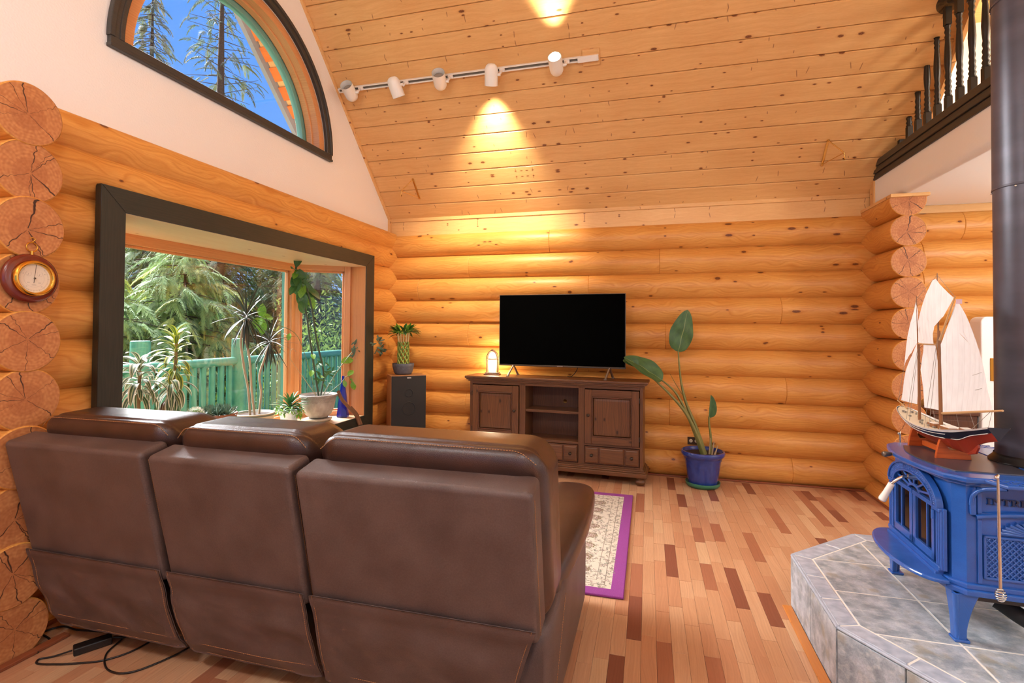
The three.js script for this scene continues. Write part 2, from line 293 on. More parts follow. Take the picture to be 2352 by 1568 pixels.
// ───────── floor: short hardwood strips ─────────
const floor = struct('floor', 'hardwood strip floor in mixed brown tones', 'floor');
{
  const tones = [[232, 182, 140], [224, 170, 128], [216, 158, 118], [240, 196, 152], [190, 126, 94], [156, 96, 74]];
  const FT = [41, 42, 43].map((s) => woodTex(512, 128, 0.9, 0.22, { light: [236, 236, 236], dark: [198, 190, 184], knot: [120, 100, 90], lines: 150, knots: 0, seed: s, streak: 0.55, contrast: 0.5, wave: 0.02 }));
  const FM = tones.map((c, i) => phy({ map: scaled(FT[i % 3], 0.9, 0.22), color: new THREE.Color(`rgb(${c.join(',')})`), roughness: 0.34, specularIntensity: 0.7 }));
  const r = rng(77), W = 0.0702, planks = [], hearthIn = (x, z) => x > 4.1 && z > 2.3 && z < 3.4;
  for (let i = 0; i * W < XR; i++) {
    const x0 = i * W; let z = -0.1 - r() * 0.3; const run = Math.floor(i / 3);
    while (z < ZR) { const L = 0.2 + 0.07 * Math.floor(r() * 5), z1 = Math.min(z + L, ZR), q = r(), tone = q < 0.30 ? 0 : q < 0.56 ? 1 : q < 0.76 ? 2 : q < 0.86 ? 3 : q < 0.94 ? 4 : 5; planks.push([x0, z, z1, tone, run]); z = z1; }
  }
  camera.updateMatrixWorld(); camera.updateProjectionMatrix();
  const seen = planks.map((p, k) => {
    const x = p[0] + W / 2, z = (p[1] + p[2]) / 2, v = V(x, 0, z).project(camera), d = Math.hypot(x - 2.979, 1.5, z - 5.501);
    const vis = Math.abs(v.x) < 1 && Math.abs(v.y) < 1 && v.z < 1 && z < 5 && !hearthIn(x, z) && !(x > 0.1 && x < 2.55 && z > 2.0 && z < 3.62) && !(x < 2.0 && z < 2.6);
    return [k, vis ? (p[2] - p[1]) / (d * d) : 0];
  }).sort((a, b) => b[1] - a[1]);
  const big = new Set(seen.slice(0, 300).filter((s) => s[1] > 0).map((s) => s[0])), rest = tones.map(() => []);
  planks.forEach(([x0, z0, z1, tone], k) => {
    const b = big.has(k), h = 0.0004 * ((k * 7) % 3);
    const g = b ? span(x0 + 0.0003, x0 + W - 0.0003, -0.014, -h, z0 + 0.0003, z1 - 0.0003, 0.0012) : span(x0 + 0.0003, x0 + W - 0.0003, -0.014, -h, z0 + 0.0003, z1 - 0.0003);
    const gm = metreUV(g, 'z', (k * 0.377) % 5, (k * 0.133) % 3);
    if (b) part('floor_strip', gm, FM[tone], floor); else rest[tone].push(gm);
  });
  rest.forEach((l, t) => { if (l.length) part('distant_floor_strips', l, FM[t], floor).userData.kind = 'stuff'; });
  part('subfloor', span(-0.3, XR + 0.2, -0.2, -0.015, -0.3, ZR + 0.2), std({ color: new THREE.Color('#5a3824'), roughness: 0.8 }), floor);
  const bbm = phy({ color: new THREE.Color('#8a4a2c'), roughness: 0.45 });
  const bb = struct('baseboard_back', 'thin dark wooden strip along the foot of the back log wall', 'baseboard'); part('strip', span(0.08, 4.93, 0, 0.016, 0.04, 0.075, 0.004), bbm, bb);
  const bl = struct('baseboard_left', 'thin dark wooden strip along the foot of the left log wall', 'baseboard'); part('strip', [span(0.0, 0.1, 0, 0.016, 0.1, 3.7, 0.004), span(0.25, 0.29, 0, 0.016, 3.66, 4.0, 0.004)], bbm, bl);
  const br = struct('baseboard_right', 'thin dark wooden strip around the log stub', 'baseboard'); part('strip', [span(4.915, 4.945, 0, 0.016, 0.05, 0.63, 0.004), span(4.93, 5.2, 0, 0.016, 0.6, 0.635, 0.004)], bbm, br);
}

// ───────── the rest of the room shell (behind and beside the camera) ─────────
{
  const wr = struct('wall_right', 'right end wall under and above the loft', 'wall'); part('panel', span(XR, XR + 0.2, -0.2, 6.6, -0.3, ZR + 0.2), M.plaster, wr);
  const wb = struct('wall_rear', 'rear wall with a wide window behind the camera', 'wall'); // opening x 1..4.6, y 0.9..2.3
  part('panel', [span(-0.3, 0.8, -0.2, 2.8, ZR, ZR + 0.2), span(4.8, XR + 0.2, -0.2, 2.8, ZR, ZR + 0.2), span(0.8, 4.8, -0.2, 0.7, ZR, ZR + 0.2), span(0.8, 4.8, 2.4, 2.8, ZR, ZR + 0.2)], M.plaster, wb);
  const w3 = struct('window_3', 'wide unseen rear window letting daylight in behind the camera', 'window');  // out of view, placed to bring daylight in from the rear
  part('frame', [span(0.8, 0.87, 0.7, 2.4, ZR + 0.03, ZR + 0.12), span(4.73, 4.8, 0.7, 2.4, ZR + 0.03, ZR + 0.12), span(2.76, 2.84, 0.7, 2.4, ZR + 0.03, ZR + 0.12), span(0.8, 4.8, 0.7, 0.77, ZR + 0.03, ZR + 0.12), span(0.8, 4.8, 2.33, 2.4, ZR + 0.03, ZR + 0.12)], M.fir, w3);
  part('pane', span(0.87, 2.76, 0.77, 2.33, ZR + 0.07, ZR + 0.075), M.glass, w3); part('pane', span(2.84, 4.73, 0.77, 2.33, ZR + 0.07, ZR + 0.075), M.glass, w3);
}

// ───────── bay window ─────────
const MAPLE = phy({ map: scaled(woodTex(512, 256, 1.6, 0.5, { light: [240, 214, 176], dark: [222, 184, 138], knot: [150, 96, 58], lines: 34, knots: 3, seed: 14, streak: 0.5, contrast: 0.3, wave: 0.03 }), 1.6, 0.5), roughness: 0.35 });
M.casing = phy({ map: scaled(tex(256, 256, (u, v) => { const f = fbm(u * 4, v * 26, 4); return mix3([32, 40, 34], [58, 54, 46], clamp(0.45 + 0.5 * f)); }), 1, 0.3), roughness: 0.4 });
const PLAN = [[0.098, 0.735], [-0.08, 0.745], [-0.53, 1.06], [-0.53, 2.97], [-0.08, 3.285], [0.098, 3.292]]; // bay floor plan: x, z
{
  const w1 = struct('window_1', 'wide box bay window with dark casing and plants on its sill', 'window');
  const o = [0.575, 3.427, 0.435, 2.272], i = [BZ0, BZ1 - 0.001, BY0, BY1], T = 0.045;
  const boards = [ // mitred casing boards, [z, y]
    [[o[0], o[3]], [o[1], o[3]], [i[1], i[3]], [i[0], i[3]]], [[o[0], o[2]], [i[0], i[2]], [i[1], i[2]], [o[1], o[2]]],
    [[o[0], o[2]], [o[0], o[3]], [i[0], i[3]], [i[0], i[2]]], [[o[1], o[2]], [i[1], i[2]], [i[1], i[3]], [o[1], o[3]]]];
  boards.forEach((b, k) => part('casing_board', metreUV(toX(extrude(poly(b.map(([z, y]) => [-z, y])), T, 0.003, 1)).translate(0.06, 0, 0), k < 2 ? 'z' : 'y', k * 0.37), M.casing, w1));
  const planShape = (d) => poly(PLAN.map(([x, z]) => [x, -(z + (z < 2 ? -d : d))]));
  part('sill_board', metreUV(upY(extrude(planShape(0), 0.03, 0)).translate(0, BY0 - 0.0275, 0), 'z', 0.4), MAPLE, w1);
  part('head_board', metreUV(upY(extrude(planShape(0), 0.02, 0)).translate(0, BY1 - 0.0025, 0), 'z', 1.9), MAPLE, w1);
  part('unseen_bay_roof', upY(extrude(poly([[-0.12, -0.6], [-0.66, -0.95], [-0.66, -3.08], [-0.12, -3.42]]), 0.2, 0)).translate(0, BY1 + 0.02, 0), M.greenPaint, w1);  // unseen outer slab, blocks sky light above the bay ceiling
  part('unseen_bay_base', upY(extrude(poly([[-0.12, -0.6], [-0.62, -0.98], [-0.62, -3.05], [-0.12, -3.42]]), 0.3, 0)).translate(0, BY0 - 0.34, 0), M.greenPaint, w1);  // unseen outer slab, blocks sky light below the sill
  for (const [a, b] of [[0, 1], [4, 5]]) { const z = a ? 3.2865 : 0.7045; part('jamb_board', metreUV(span(-0.12, 0.098, BY0, BY1, z, z + 0.038), 'y', a), M.fir, w1); }
  // glazed fronts: a frame and a pane between two plan corners
  const glazed = (p, q, side) => {
    const dx = q[0] - p[0], dz = q[1] - p[1], L = Math.hypot(dx, dz), g = new THREE.Group(); g.name = side ? 'side_sash' : 'front_sash'; g.position.set(p[0], 0, p[1]); g.rotation.y = Math.atan2(-dz, dx); w1.add(g);
    const s = side ? 0.062 : 0.07, hd = side ? 0.055 : 0.075;
    const mem = (n, ...a) => part(n, metreUV(span(...a, 0.004), a[1] - a[0] > a[3] - a[2] ? 'x' : 'y', R() * 3), M.fir, g);
    mem('stile', 0, s, BY0, BY1, -0.06, 0.03); mem('stile', L - s, L, BY0, BY1, -0.06, 0.03); mem('head_rail', s, L - s, BY1 - hd, BY1, -0.06, 0.03); mem('bottom_rail', s, L - s, BY0, BY0 + 0.05, -0.06, 0.03);
    const b = 0.018; // glazing bead
    part('glazing_bead', [span(s, s + b, BY0 + 0.05, BY1 - hd, -0.04, -0.005, 0.003), span(L - s - b, L - s, BY0 + 0.05, BY1 - hd, -0.04, -0.005, 0.003), span(s, L - s, BY1 - hd - b, BY1 - hd, -0.04, -0.005, 0.003), span(s, L - s, BY0 + 0.05, BY0 + 0.05 + b, -0.04, -0.005, 0.003)].map((x) => metreUV(x, 'y')), M.fir, g);
    part('pane', span(s, L - s, BY0 + 0.05, BY1 - hd, -0.032, -0.027), M.glass, g);
    part('exterior_trim', [span(-0.02, 0.055, BY0 - 0.05, BY1 + 0.02, -0.10, -0.06), span(L - 0.055, L + 0.02, BY0 - 0.05, BY1 + 0.02, -0.10, -0.06)], M.greenPaint, g);
  };
  // winding: local -z must point outwards
  glazed(PLAN[4], PLAN[3], true); glazed(PLAN[3], PLAN[2], false); glazed(PLAN[2], PLAN[1], true);
}
// ───────── half-round window ─────────
{
  const w2 = struct('window_2', 'half-round window with black casing in the plaster gable', 'window'), y0 = AC.y + 0.03;
  const ring = (ro, ri, x0, x1, bev = 0.004) => { const s = new THREE.Shape(); s.absarc(-AC.z, y0, ro, 0, Math.PI, false); s.absarc(-AC.z, y0, ri, Math.PI, 0, true); s.closePath(); return metreUV(toX(extrude(s, x1 - x0, bev, 2, 72)).translate(x0, 0, 0), 'z'); };
  const cas = part('arch_casing', ring(1.05, 0.985, -0.03, 0.0, 0.006), M.blackTrim, w2); part('moulding', ring(1.062, 1.03, -0.03, 0.008, 0.006), M.blackTrim, cas); part('moulding', ring(1.005, 0.975, -0.03, 0.006, 0.006), M.blackTrim, cas);
  const bas = part('base_casing', metreUV(span(-0.03, 0.0, y0 - 0.06, y0 + 0.006, AC.z - 1.055, AC.z + 1.055, 0.005, 2), 'z'), M.blackTrim, w2); part('moulding', metreUV(span(-0.03, 0.008, y0 - 0.062, y0 - 0.04, AC.z - 1.06, AC.z + 1.06, 0.005, 2), 'z'), M.blackTrim, bas);
  part('arch_frame', ring(0.97, 0.90, -0.25, -0.03, 0), M.fir, w2);
  part('arch_stop', ring(0.915, 0.885, -0.16, -0.10, 0.004), M.fir, w2);
  part('sill', metreUV(span(-0.25, -0.03, y0 - 0.03, y0 + 0.012, AC.z - 0.965, AC.z + 0.965), 'z'), M.casing, w2);
  part('arch_sash', ring(0.90, 0.845, -0.23, -0.17, 0.004), std({ color: new THREE.Color('#6f9c8c'), roughness: 0.5 }), w2);
  part('bottom_rail', metreUV(span(-0.23, -0.17, y0 + 0.012, y0 + 0.05, AC.z - 0.9, AC.z + 0.9, 0.004), 'z'), M.casing, w2);
  const gs = new THREE.Shape(); gs.absarc(-AC.z, y0 + 0.03, 0.85, 0, Math.PI, false); gs.closePath();
  part('pane', toX(new THREE.ExtrudeGeometry(gs, { depth: 0.005, bevelEnabled: false, curveSegments: 48 })).translate(-0.2, 0, 0), M.glass, w2);
}

// ───────── loft ─────────
const loft = struct('ceiling_loft', 'white loft floor edge and underside beside the log stub', 'loft floor');
{
  const s = new THREE.Shape(), x0 = 5.0, x1 = XR, yb = 2.632, yt = 2.955, r = 0.05; // rounded lower edge
  s.moveTo(x1, yb); s.lineTo(x0 + r, yb); s.absarc(x0 + r, yb + r, r, -Math.PI / 2, -Math.PI, true); s.lineTo(x0, yt); s.lineTo(x1, yt); s.closePath();
  part('plaster_slab', metreUV(new THREE.ExtrudeGeometry(s, { depth: ZR - 0.02, bevelEnabled: false, curveSegments: 12 }).translate(0, 0, 0.12), 'z'), M.white, loft);
  part('corner_trim', metreUV(span(4.985, 5.03, 2.60, 2.96, 0.05, 0.13, 0.004), 'y'), M.pine, loft);
  const tm = (a) => part('edge_moulding', metreUV(span(...a, 0.1, ZR, 0.006, 2), 'z'), M.blackTrim, loft);
  tm([4.985, 5.15, 2.88, 2.93]); tm([4.97, 5.16, 2.93, 2.962]); tm([4.978, 5.155, 2.955, 2.985]); tm([4.968, 5.17, 2.985, 3.04]);
  part('loft_carpet', span(5.15, XR, 2.955, 2.97, 0.0, ZR), std({ color: new THREE.Color('#b9a58c'), roughness: 0.95 }), loft);
}
{
  const bal = thing('loft_railing', 'black railing of turned balusters along the loft edge', 'railing');
  const prof = (top) => { // turned baluster, sawn off at height top
    const full = [[0.0, 0], [0.019, 0.17], [0.024, 0.175], [0.017, 0.19], [0.023, 0.205], [0.016, 0.222], [0.022, 0.24], [0.016, 0.26], [0.021, 0.28], [0.015, 0.30], [0.020, 0.325], [0.016, 0.35], [0.021, 0.40], [0.023, 0.45], [0.019, 0.54], [0.015, 0.60], [0.019, 0.615], [0.014, 0.63], [0.020, 0.65], [0.015, 0.67], [0.021, 0.69], [0.019, 0.70]];
    const out = []; for (let i = 1; i < full.length; i++) { const p = full[i]; if (p[1] <= top) out.push(p); else { const q = full[i - 1]; if (q[1] < top) out.push([mix(q[0], p[0], (top - q[1]) / (p[1] - q[1])), top]); break; } } if (out.length) out.push([0, out[out.length - 1][1]]); return out; };
  for (let k = 0; k < 20; k++) {
    const z = 0.402 + k * 0.1435, ce = CY0 + z - 3.04 - 0.015, railY = 0.83, top = Math.min(ce, railY), g = [];
    g.push(box(0.04, Math.min(0.17, top), 0.04, 0, Math.min(0.17, top) / 2, 0, 0.002));
    if (top > 0.18) { const p = prof(top); if (p.length > 2) g.push(lathe(p, 14)); }
    if (top > 0.70) g.push(box(0.04, top - 0.70, 0.04, 0, (top + 0.70) / 2, 0, 0.002));
    part('baluster', g, M.black, bal, [5.095, 3.04, z]);
  }
  part('handrail', [metreUV(span(5.062, 5.128, 3.87, 3.93, 1.16, ZR - 0.05, 0.02, 3), 'z'), span(5.05, 5.14, 3.90, 3.925, 1.16, ZR - 0.05, 0.01, 2)], M.black, bal);
  part('rosette', lathe([[0, 0], [0.075, 0], [0.07, 0.02], [0.05, 0.03], [0, 0.034]], 28).rotateX(Math.PI / 2).rotateX(Math.PI / 4 + Math.PI).translate(5.095, 3.9, 1.135), M.black, bal);
}

// ───────── track light and brackets ─────────
{
  const white = phy({ color: new THREE.Color('#f0ebe2'), roughness: 0.35 }), chan = std({ color: new THREE.Color('#6d6458'), roughness: 0.6 });
  const bulbM = std({ color: 0xffffff, emissive: new THREE.Color(1, 0.86, 0.62), emissiveIntensity: 3, roughness: 0.5 });
  const tl = thing('track_light', 'white ceiling track with five cylindrical spot heads', 'track light', [0, 3.862, 1.097]);
  tl.rotation.x = Math.PI / 4; // local -y leaves the ceiling into the room, local +z runs down.. see below
  // local frame after the turn: local y = (0, .707, .707) up the slope, local z = (0, -.707, .707) into the room
  part('track', [span(0.0, 2.40, -0.022, -0.011, 0.002, 0.03, 0.002), span(0.0, 2.40, 0.011, 0.022, 0.002, 0.03, 0.002), span(0.0, 0.008, -0.022, 0.022, 0.002, 0.03)], white, tl);
  part('channel', span(0.005, 2.40, -0.011, 0.011, 0.002, 0.016), chan, tl);
  part('mounting_block', metreUV(span(2.42, 2.57, -0.065, 0.068, 0.0, 0.018, 0.003), 'x'), M.board[0], tl);
  part('feed_box', span(2.38, 2.56, -0.024, 0.024, 0.016, 0.045, 0.004), white, tl);
  const shell = lathe([[0.0, 0.0], [0.028, 0.004], [0.047, 0.018], [0.058, 0.042], [0.060, 0.07], [0.060, 0.185], [0.056, 0.185], [0.055, 0.07], [0.04, 0.03], [0, 0.02]], 36);
  const heads = [[0.17, 1, 0.12, 0], [0.655, -1, -0.18, 0], [1.11, 1, 0.22, 0], [1.61, -1, 0.16, 1], [2.2, 1, 0.02, 1]]; // x, +1 mouth up the slope, side tilt, lit
  for (const [x, up, tilt, lit] of heads) {
    const h = new THREE.Group(); h.name = 'spot_head'; h.position.set(x, 0, 0.115); h.rotation.set(up > 0 ? 0.42 : Math.PI - 0.42 + 0.16, 0, up > 0 ? -tilt : tilt); tl.add(h);
    part('shell', shell.clone().translate(0, -0.09, 0), white, h);
    part('stem', [rod([0.055, 0, 0], [0.085, 0, 0], 0.012), ], white, h);
    part('track_adapter', [box(0.05, 0.03, 0.022, x + 0.085, 0, 0.04, 0.004), rod([x + 0.085, 0, 0.05], [x + 0.085, 0, 0.115], 0.009)], white, tl);
    part('bulb', lathe([[0, 0.02], [0.045, 0.02], [0.045, 0.05], [0, 0.056]], 24), lit ? bulbM : std({ color: new THREE.Color('#9b9184'), roughness: 0.3 }), h);
    if (lit) {
      const L = new THREE.SpotLight(new THREE.Color(1, 0.87, 0.64), up > 0 ? 24 : 24, 0, up > 0 ? 0.62 : 0.7, 0.9, 2); L.castShadow = true; L.shadow.radius = 2;
      const a = V(x, 0, 0.115), dir = V(up > 0 ? 0.02 : -0.16, up > 0 ? 1 : -1, up > 0 ? 0.02 : 0.10).normalize(); // beam grazes the boards
      L.position.copy(a.clone().addScaledVector(dir, 0.1)); L.target.position.copy(a.clone().addScaledVector(dir, 2)); tl.add(L, L.target);
    }
  }
  const brass = phy({ color: new THREE.Color('#d9b36a'), metalness: 1, roughness: 0.22 });
  const bracket = (x, y, mirror, label) => {
    const b = thing('hanging_bracket', label, 'bracket', [x, y, y - CY0], 0); b.rotation.x = Math.PI / 4; const m = mirror ? -1 : 1;
    part('mounting_bar', [span(-0.011, 0.011, -0.26, 0, 0.0, 0.008, 0.003), rod([0, -0.02, 0.005], [0, -0.02, 0.013], 0.006), rod([0, -0.24, 0.005], [0, -0.24, 0.013], 0.006)], brass, b);
    part('arm', [rod([0, -0.01, 0.01], [-0.10 * m, -0.06, 0.16], 0.005, 0.005, 8), rod([0, -0.24, 0.01], [-0.10 * m, -0.06, 0.16], 0.003, 0.003, 8)], brass, b);
    part('hook', tube([[-0.10 * m, -0.06, 0.16], [-0.105 * m, -0.09, 0.185], [-0.10 * m, -0.10, 0.205], [-0.085 * m, -0.085, 0.215]], 0.005, 16, 6), brass, b);
  };
  bracket(0.455, 3.15, false, 'brass hanging-plant bracket on the ceiling above the bay corner');
  bracket(4.525, 3.2, true, 'brass hanging-plant bracket on the ceiling beside the loft railing');
}

// ───────── outside: deck, railing, trees ─────────
{
  const gr = struct('ground_outside', 'forest floor beyond the deck', 'ground');
  part('soil', (() => { const g = new THREE.PlaneGeometry(60, 60, 40, 40).rotateX(-Math.PI / 2).translate(-31, -1.1, -5); const p = g.attributes.position; for (let i = 0; i < p.count; i++) p.setY(i, p.getY(i) + 0.25 * fbm(p.getX(i) * 0.3, p.getZ(i) * 0.3, 2)); g.computeVertexNormals(); return metreUV(g, 'x'); })(), std({ map: scaled(tex(256, 256, (u, v) => mix3([96, 110, 52], [82, 66, 40], clamp(0.5 + 0.8 * fbm(u * 14, v * 14, 4)))), 3, 3), roughness: 1 }), gr);
  const dk = struct('deck_outside', 'green painted deck outside the bay window', 'deck');
  for (let k = 0; k < 14; k++) part('deck_board', span(-0.7 - (k + 1) * 0.11 + 0.004, -0.7 - k * 0.11, -0.13, -0.1, -3, 5.2, 0.003), M.greenPaint, dk);
  const rail = thing('deck_railing', 'green painted log railing outside the bay window', 'railing', [-2, -0.1, 0]);
  const logPost = (r, h) => lathe([[0, 0], [r, 0], [r * 1.01, h * 0.5], [r * 0.99, h - 0.012], [r - 0.012, h], [0, h]], 28);
  for (const z of [-2.5, 0.207, 1.498, 2.85, 4.2]) part('post', metreUV(logPost(0.088, 1.445), 'y'), M.greenPaint, rail, [0, 0, z]);
  part('top_rail', metreUV(rod([0, 1.165, -3.2], [0, 1.165, 5.2], 0.052, 0.052, 24), 'z'), M.greenPaint, rail);
  part('bottom_rail', metreUV(rod([0, 0.15, -3.2], [0, 0.15, 5.2], 0.045, 0.045, 20), 'z'), M.greenPaint, rail);
  const bg = metreUV(rod([0, 0.15, 0], [0, 1.14, 0], 0.036, 0.034, 14), 'y');
  for (let k = 0; k < 64; k++) { const z = -3.1 + k * 0.128; if ([-2.5, 0.207, 1.498, 2.85, 4.2].some((q) => Math.abs(q - z) < 0.1)) continue; part('baluster', bg, M.greenPaint, rail, [0, 0, z]); }

  // spruces: trunk, limbs and hanging needle sprays
  const bark = std({ map: scaled(tex(128, 256, (u, v) => mix3([92, 78, 66], [52, 42, 36], clamp(0.5 + 0.7 * fbm(u * 9, v * 22, 3)))), 0.4, 0.8), roughness: 0.95 });
  const sprayGeo = (rs, pairs, len, wid) => { // a drooping twig set with needles: thin leaf-like blades in two ranks
    const pos = [], idx = []; const blade = (a, b, w, up) => { const i = pos.length / 3, d = b.clone().sub(a), n = d.clone().cross(up).normalize().multiplyScalar(w); const m = a.clone().lerp(b, 0.45); pos.push(a.x, a.y, a.z, m.x + n.x, m.y + n.y, m.z + n.z, b.x, b.y, b.z, m.x - n.x, m.y - n.y, m.z - n.z); idx.push(i, i + 1, i + 2, i, i + 2, i + 3); };
    const spine = (t) => V(t * len, -0.35 * len * t * t, 0);
    for (let i = 0; i < pairs; i++) { const t = (i + 0.3) / pairs, p = spine(t), l = wid * (1.15 - 0.75 * t); for (const s of [-1, 1]) { const q = p.clone().add(V(l * 0.75, -l * (0.25 + 0.35 * rs()), s * l * (0.6 + 0.4 * rs()))); blade(p, q, 0.0095, V(0, 1, 0.2 * s)); if (rs() < 0.75) blade(p, p.clone().add(V(l * 0.4, -l * 0.55, s * l * 0.3)), 0.008, V(0, 0.3, s)); } }
    blade(spine(0.55), spine(1.08), 0.02, V(0, 1, 0)); blade(V(0, 0, 0), spine(0.6), 0.02, V(0, 1, 0));
    const g = new THREE.BufferGeometry(); g.setAttribute('position', new THREE.Float32BufferAttribute(pos, 3)); g.setIndex(idx); g.computeVertexNormals(); return g; };
  const SG = [sprayGeo(rng(5), 18, 0.46, 0.13), sprayGeo(rng(6), 20, 0.52, 0.12)];
  const needles = phy({ color: 0xffffff, roughness: 0.8, transmission: 0.3, thickness: 0, side: THREE.DoubleSide });
  let treeSeed = 100;
  function spruce(name, label, x, z, h, rad, { y0 = -1.1, dens = 1, first = 0.06, tint = [0.10, 0.17, 0.05], size = 1, group, droop = 0.35 } = {}) {
    const r = rng(treeSeed++), t = thing(name, label, 'tree', [x, y0, z], r() * 6.28, group);
    const tr = 0.014 * h + 0.03; part('trunk', metreUV(lathe([[tr, 0], [tr * 0.75, h * 0.3], [tr * 0.35, h * 0.75], [0.008, h], [0, h]], 12), 'y'), bark, t);
    const limbs = [], mats = [], cols = [], m4 = new THREE.Matrix4(), q = new THREE.Quaternion(), e = new THREE.Euler();
    const levels = Math.round(h * 4.2 * Math.sqrt(dens) / Math.sqrt(size)) + 4;
    for (let l = 0; l < levels; l++) {
      const f = first + (1 - first) * (l + 0.3) / levels, y = f * h, L = rad * Math.pow(1 - f, 0.75) * (0.8 + 0.4 * r()) + 0.12 * size, nb = Math.max(4, Math.round((5 + 4 * (1 - f)) * Math.sqrt(dens)));
      for (let b = 0; b < nb; b++) {
        const a = (b + r()) / nb * 6.283 + l * 1.1, Lb = L * (0.7 + 0.5 * r()), tip = V(Math.cos(a) * Lb, y - droop * Lb * (0.6 + 0.6 * r()) + 0.1 * Lb, Math.sin(a) * Lb);
        limbs.push(rod([0, y, 0], [tip.x, tip.y, tip.z], 0.012 * size + 0.008 * (1 - f), 0.004, 4));
        const ns = Math.max(2, Math.round(Lb * 8.5 * dens / size));
        for (let s = 0; s < ns; s++) {
          const u = 0.18 + 0.85 * (s + r() * 0.9) / ns, p = V(tip.x * u, y + (tip.y - y) * u - 0.03, tip.z * u);
          e.set((r() - 0.5) * 0.8, -a + (r() - 0.5) * 1.9, -0.15 - r() * 0.7, 'YXZ'); q.setFromEuler(e); const k = size * (0.55 + 0.5 * r()) * (0.7 + 0.4 * u); m4.compose(p, q, V(k, k, k)); mats.push(m4.clone());
          const c = 0.7 + 0.6 * r(), y2 = r() < 0.22 ? 1 : 0; cols.push([tint[0] * c * (1 + 0.7 * y2), tint[1] * c * (1 + 0.25 * y2), tint[2] * c]);
        }
      }
    }
    part('limbs', limbs, bark, t).userData.kind = 'stuff';
    const im = new THREE.InstancedMesh(SG[treeSeed % 2], needles, mats.length); mats.forEach((m, i) => { im.setMatrixAt(i, m); im.setColorAt(i, new THREE.Color().setRGB(...cols[i])); }); im.name = 'needle_sprays'; im.userData.kind = 'stuff'; shadow(im); t.add(im);
    return mats.length;
  }
  let nn = 0; const young = 'young spruces beyond the deck railing';
  for (const [x, z, h, rad] of [[-3.9, 2.3, 3.6, 1.7], [-4.6, 0.7, 4.3, 2.0], [-4.1, -0.9, 3.9, 1.9], [-5.7, -2.2, 4.3, 1.9]]) nn += spruce('young_spruce', ['bushy young spruce nearest the left side of the bay window', 'bushy young spruce behind the left green railing post', 'bushy young spruce behind the middle green railing post', 'bushy young spruce behind the bay window corner post'][['-3.9', '-4.6', '-4.1', '-5.7'].indexOf(String(x))], x, z, h, rad, { dens: 1.7, size: 0.78, tint: [0.24, 0.36, 0.12], group: young, droop: 0.3 });
  for (const [x, z, h, rad] of [[-7.2, 2.8, 4.9, 2.2], [-7.4, -0.4, 5.0, 2.4], [-7.6, -3.4, 5.4, 2.4], [-6.2, -5.6, 5.0, 2.2], [-3.6, -7.6, 4.8, 2.0], [-11, -2, 5.6, 2.6], [-11.5, 2.5, 5.6, 2.6], [-9.5, -5.4, 5.8, 2.5], [-7.0, -4.6, 5.3, 2.2], [-7.4, -8.2, 5.6, 2.4], [-4.8, -9.6, 5.6, 2.3]]) nn += spruce('forest_spruce', 'dense spruce standing in the forest behind the young spruces', x, z, h, rad, { dens: 1.2, size: 1.2, tint: [0.17, 0.25, 0.09], group: 'forest spruces behind the young spruces' });
  nn += spruce('slender_spruce', 'slender pointed spruce against the sky at left in the half-round window', -9.4, -4.6, 11.4, 1.25, { dens: 0.7, first: 0.35, tint: [0.13, 0.16, 0.10], size: 0.9, droop: 0.5 });
  nn += spruce('tall_spruce', 'tall open-branched spruce in the middle of the half-round window', -6.5, -3.9, 11.6, 1.75, { dens: 0.42, first: 0.3, tint: [0.10, 0.15, 0.07], size: 0.8, droop: 0.12 });
  nn += spruce('edge_spruce', 'spruce crown low at the right corner of the half-round window', -4.6, -4.9, 7.2, 1.5, { dens: 0.7, first: 0.3, tint: [0.14, 0.20, 0.06], size: 0.9 });
  // broadleaf shrubs beyond the right end of the railing
  const leaf = (() => { const s = new THREE.Shape(); s.moveTo(0, 0); s.quadraticCurveTo(0.03, 0.035, 0, 0.10); s.quadraticCurveTo(-0.03, 0.035, 0, 0); const g = new THREE.ShapeGeometry(s, 3); const p = g.attributes.position; for (let i = 0; i < p.count; i++) p.setZ(i, -Math.abs(p.getX(i)) * 0.4 - p.getY(i) * p.getY(i) * 1.2); g.computeVertexNormals(); return g; })();
  const leafM = phy({ color: 0xffffff, roughness: 0.6, transmission: 0.35, thickness: 0, side: THREE.DoubleSide });
  const shrub = (x, z, h, rad, label, seed) => {
    const r = rng(seed), t = thing('shrub', label, 'shrub', [x, -1.1, z], 0, 'leafy shrubs beyond the deck'), stems = [], mats = [], m4 = new THREE.Matrix4(), q = new THREE.Quaternion(), e = new THREE.Euler();
    for (let i = 0; i < 26; i++) { const a = r() * 6.28, k = Math.sqrt(r()), tip = V(Math.cos(a) * rad * k, h * (0.55 + 0.45 * r()), Math.sin(a) * rad * k); stems.push(rod([tip.x * 0.1, 0, tip.z * 0.1], [tip.x, tip.y, tip.z], 0.012, 0.004, 5)); for (let j = 0; j < 130; j++) { const u = 0.3 + 0.75 * r(); e.set(r() * 6.28, r() * 6.28, r() * 6.28); q.setFromEuler(e); const s = 0.7 + 0.7 * r(); m4.compose(V(tip.x * u + (r() - 0.5) * 0.5, tip.y * u + (r() - 0.5) * 0.45, tip.z * u + (r() - 0.5) * 0.5), q, V(s, s, s)); mats.push(m4.clone()); } }
    part('stems', stems, bark, t).userData.kind = 'stuff';
    const im = new THREE.InstancedMesh(leaf, leafM, mats.length); mats.forEach((m, i) => { im.setMatrixAt(i, m); const c = 0.7 + 0.6 * r(); im.setColorAt(i, new THREE.Color().setRGB(0.42 * c, 0.58 * c, 0.10 * c)); }); im.name = 'leaves'; im.userData.kind = 'stuff'; shadow(im); t.add(im);
  };
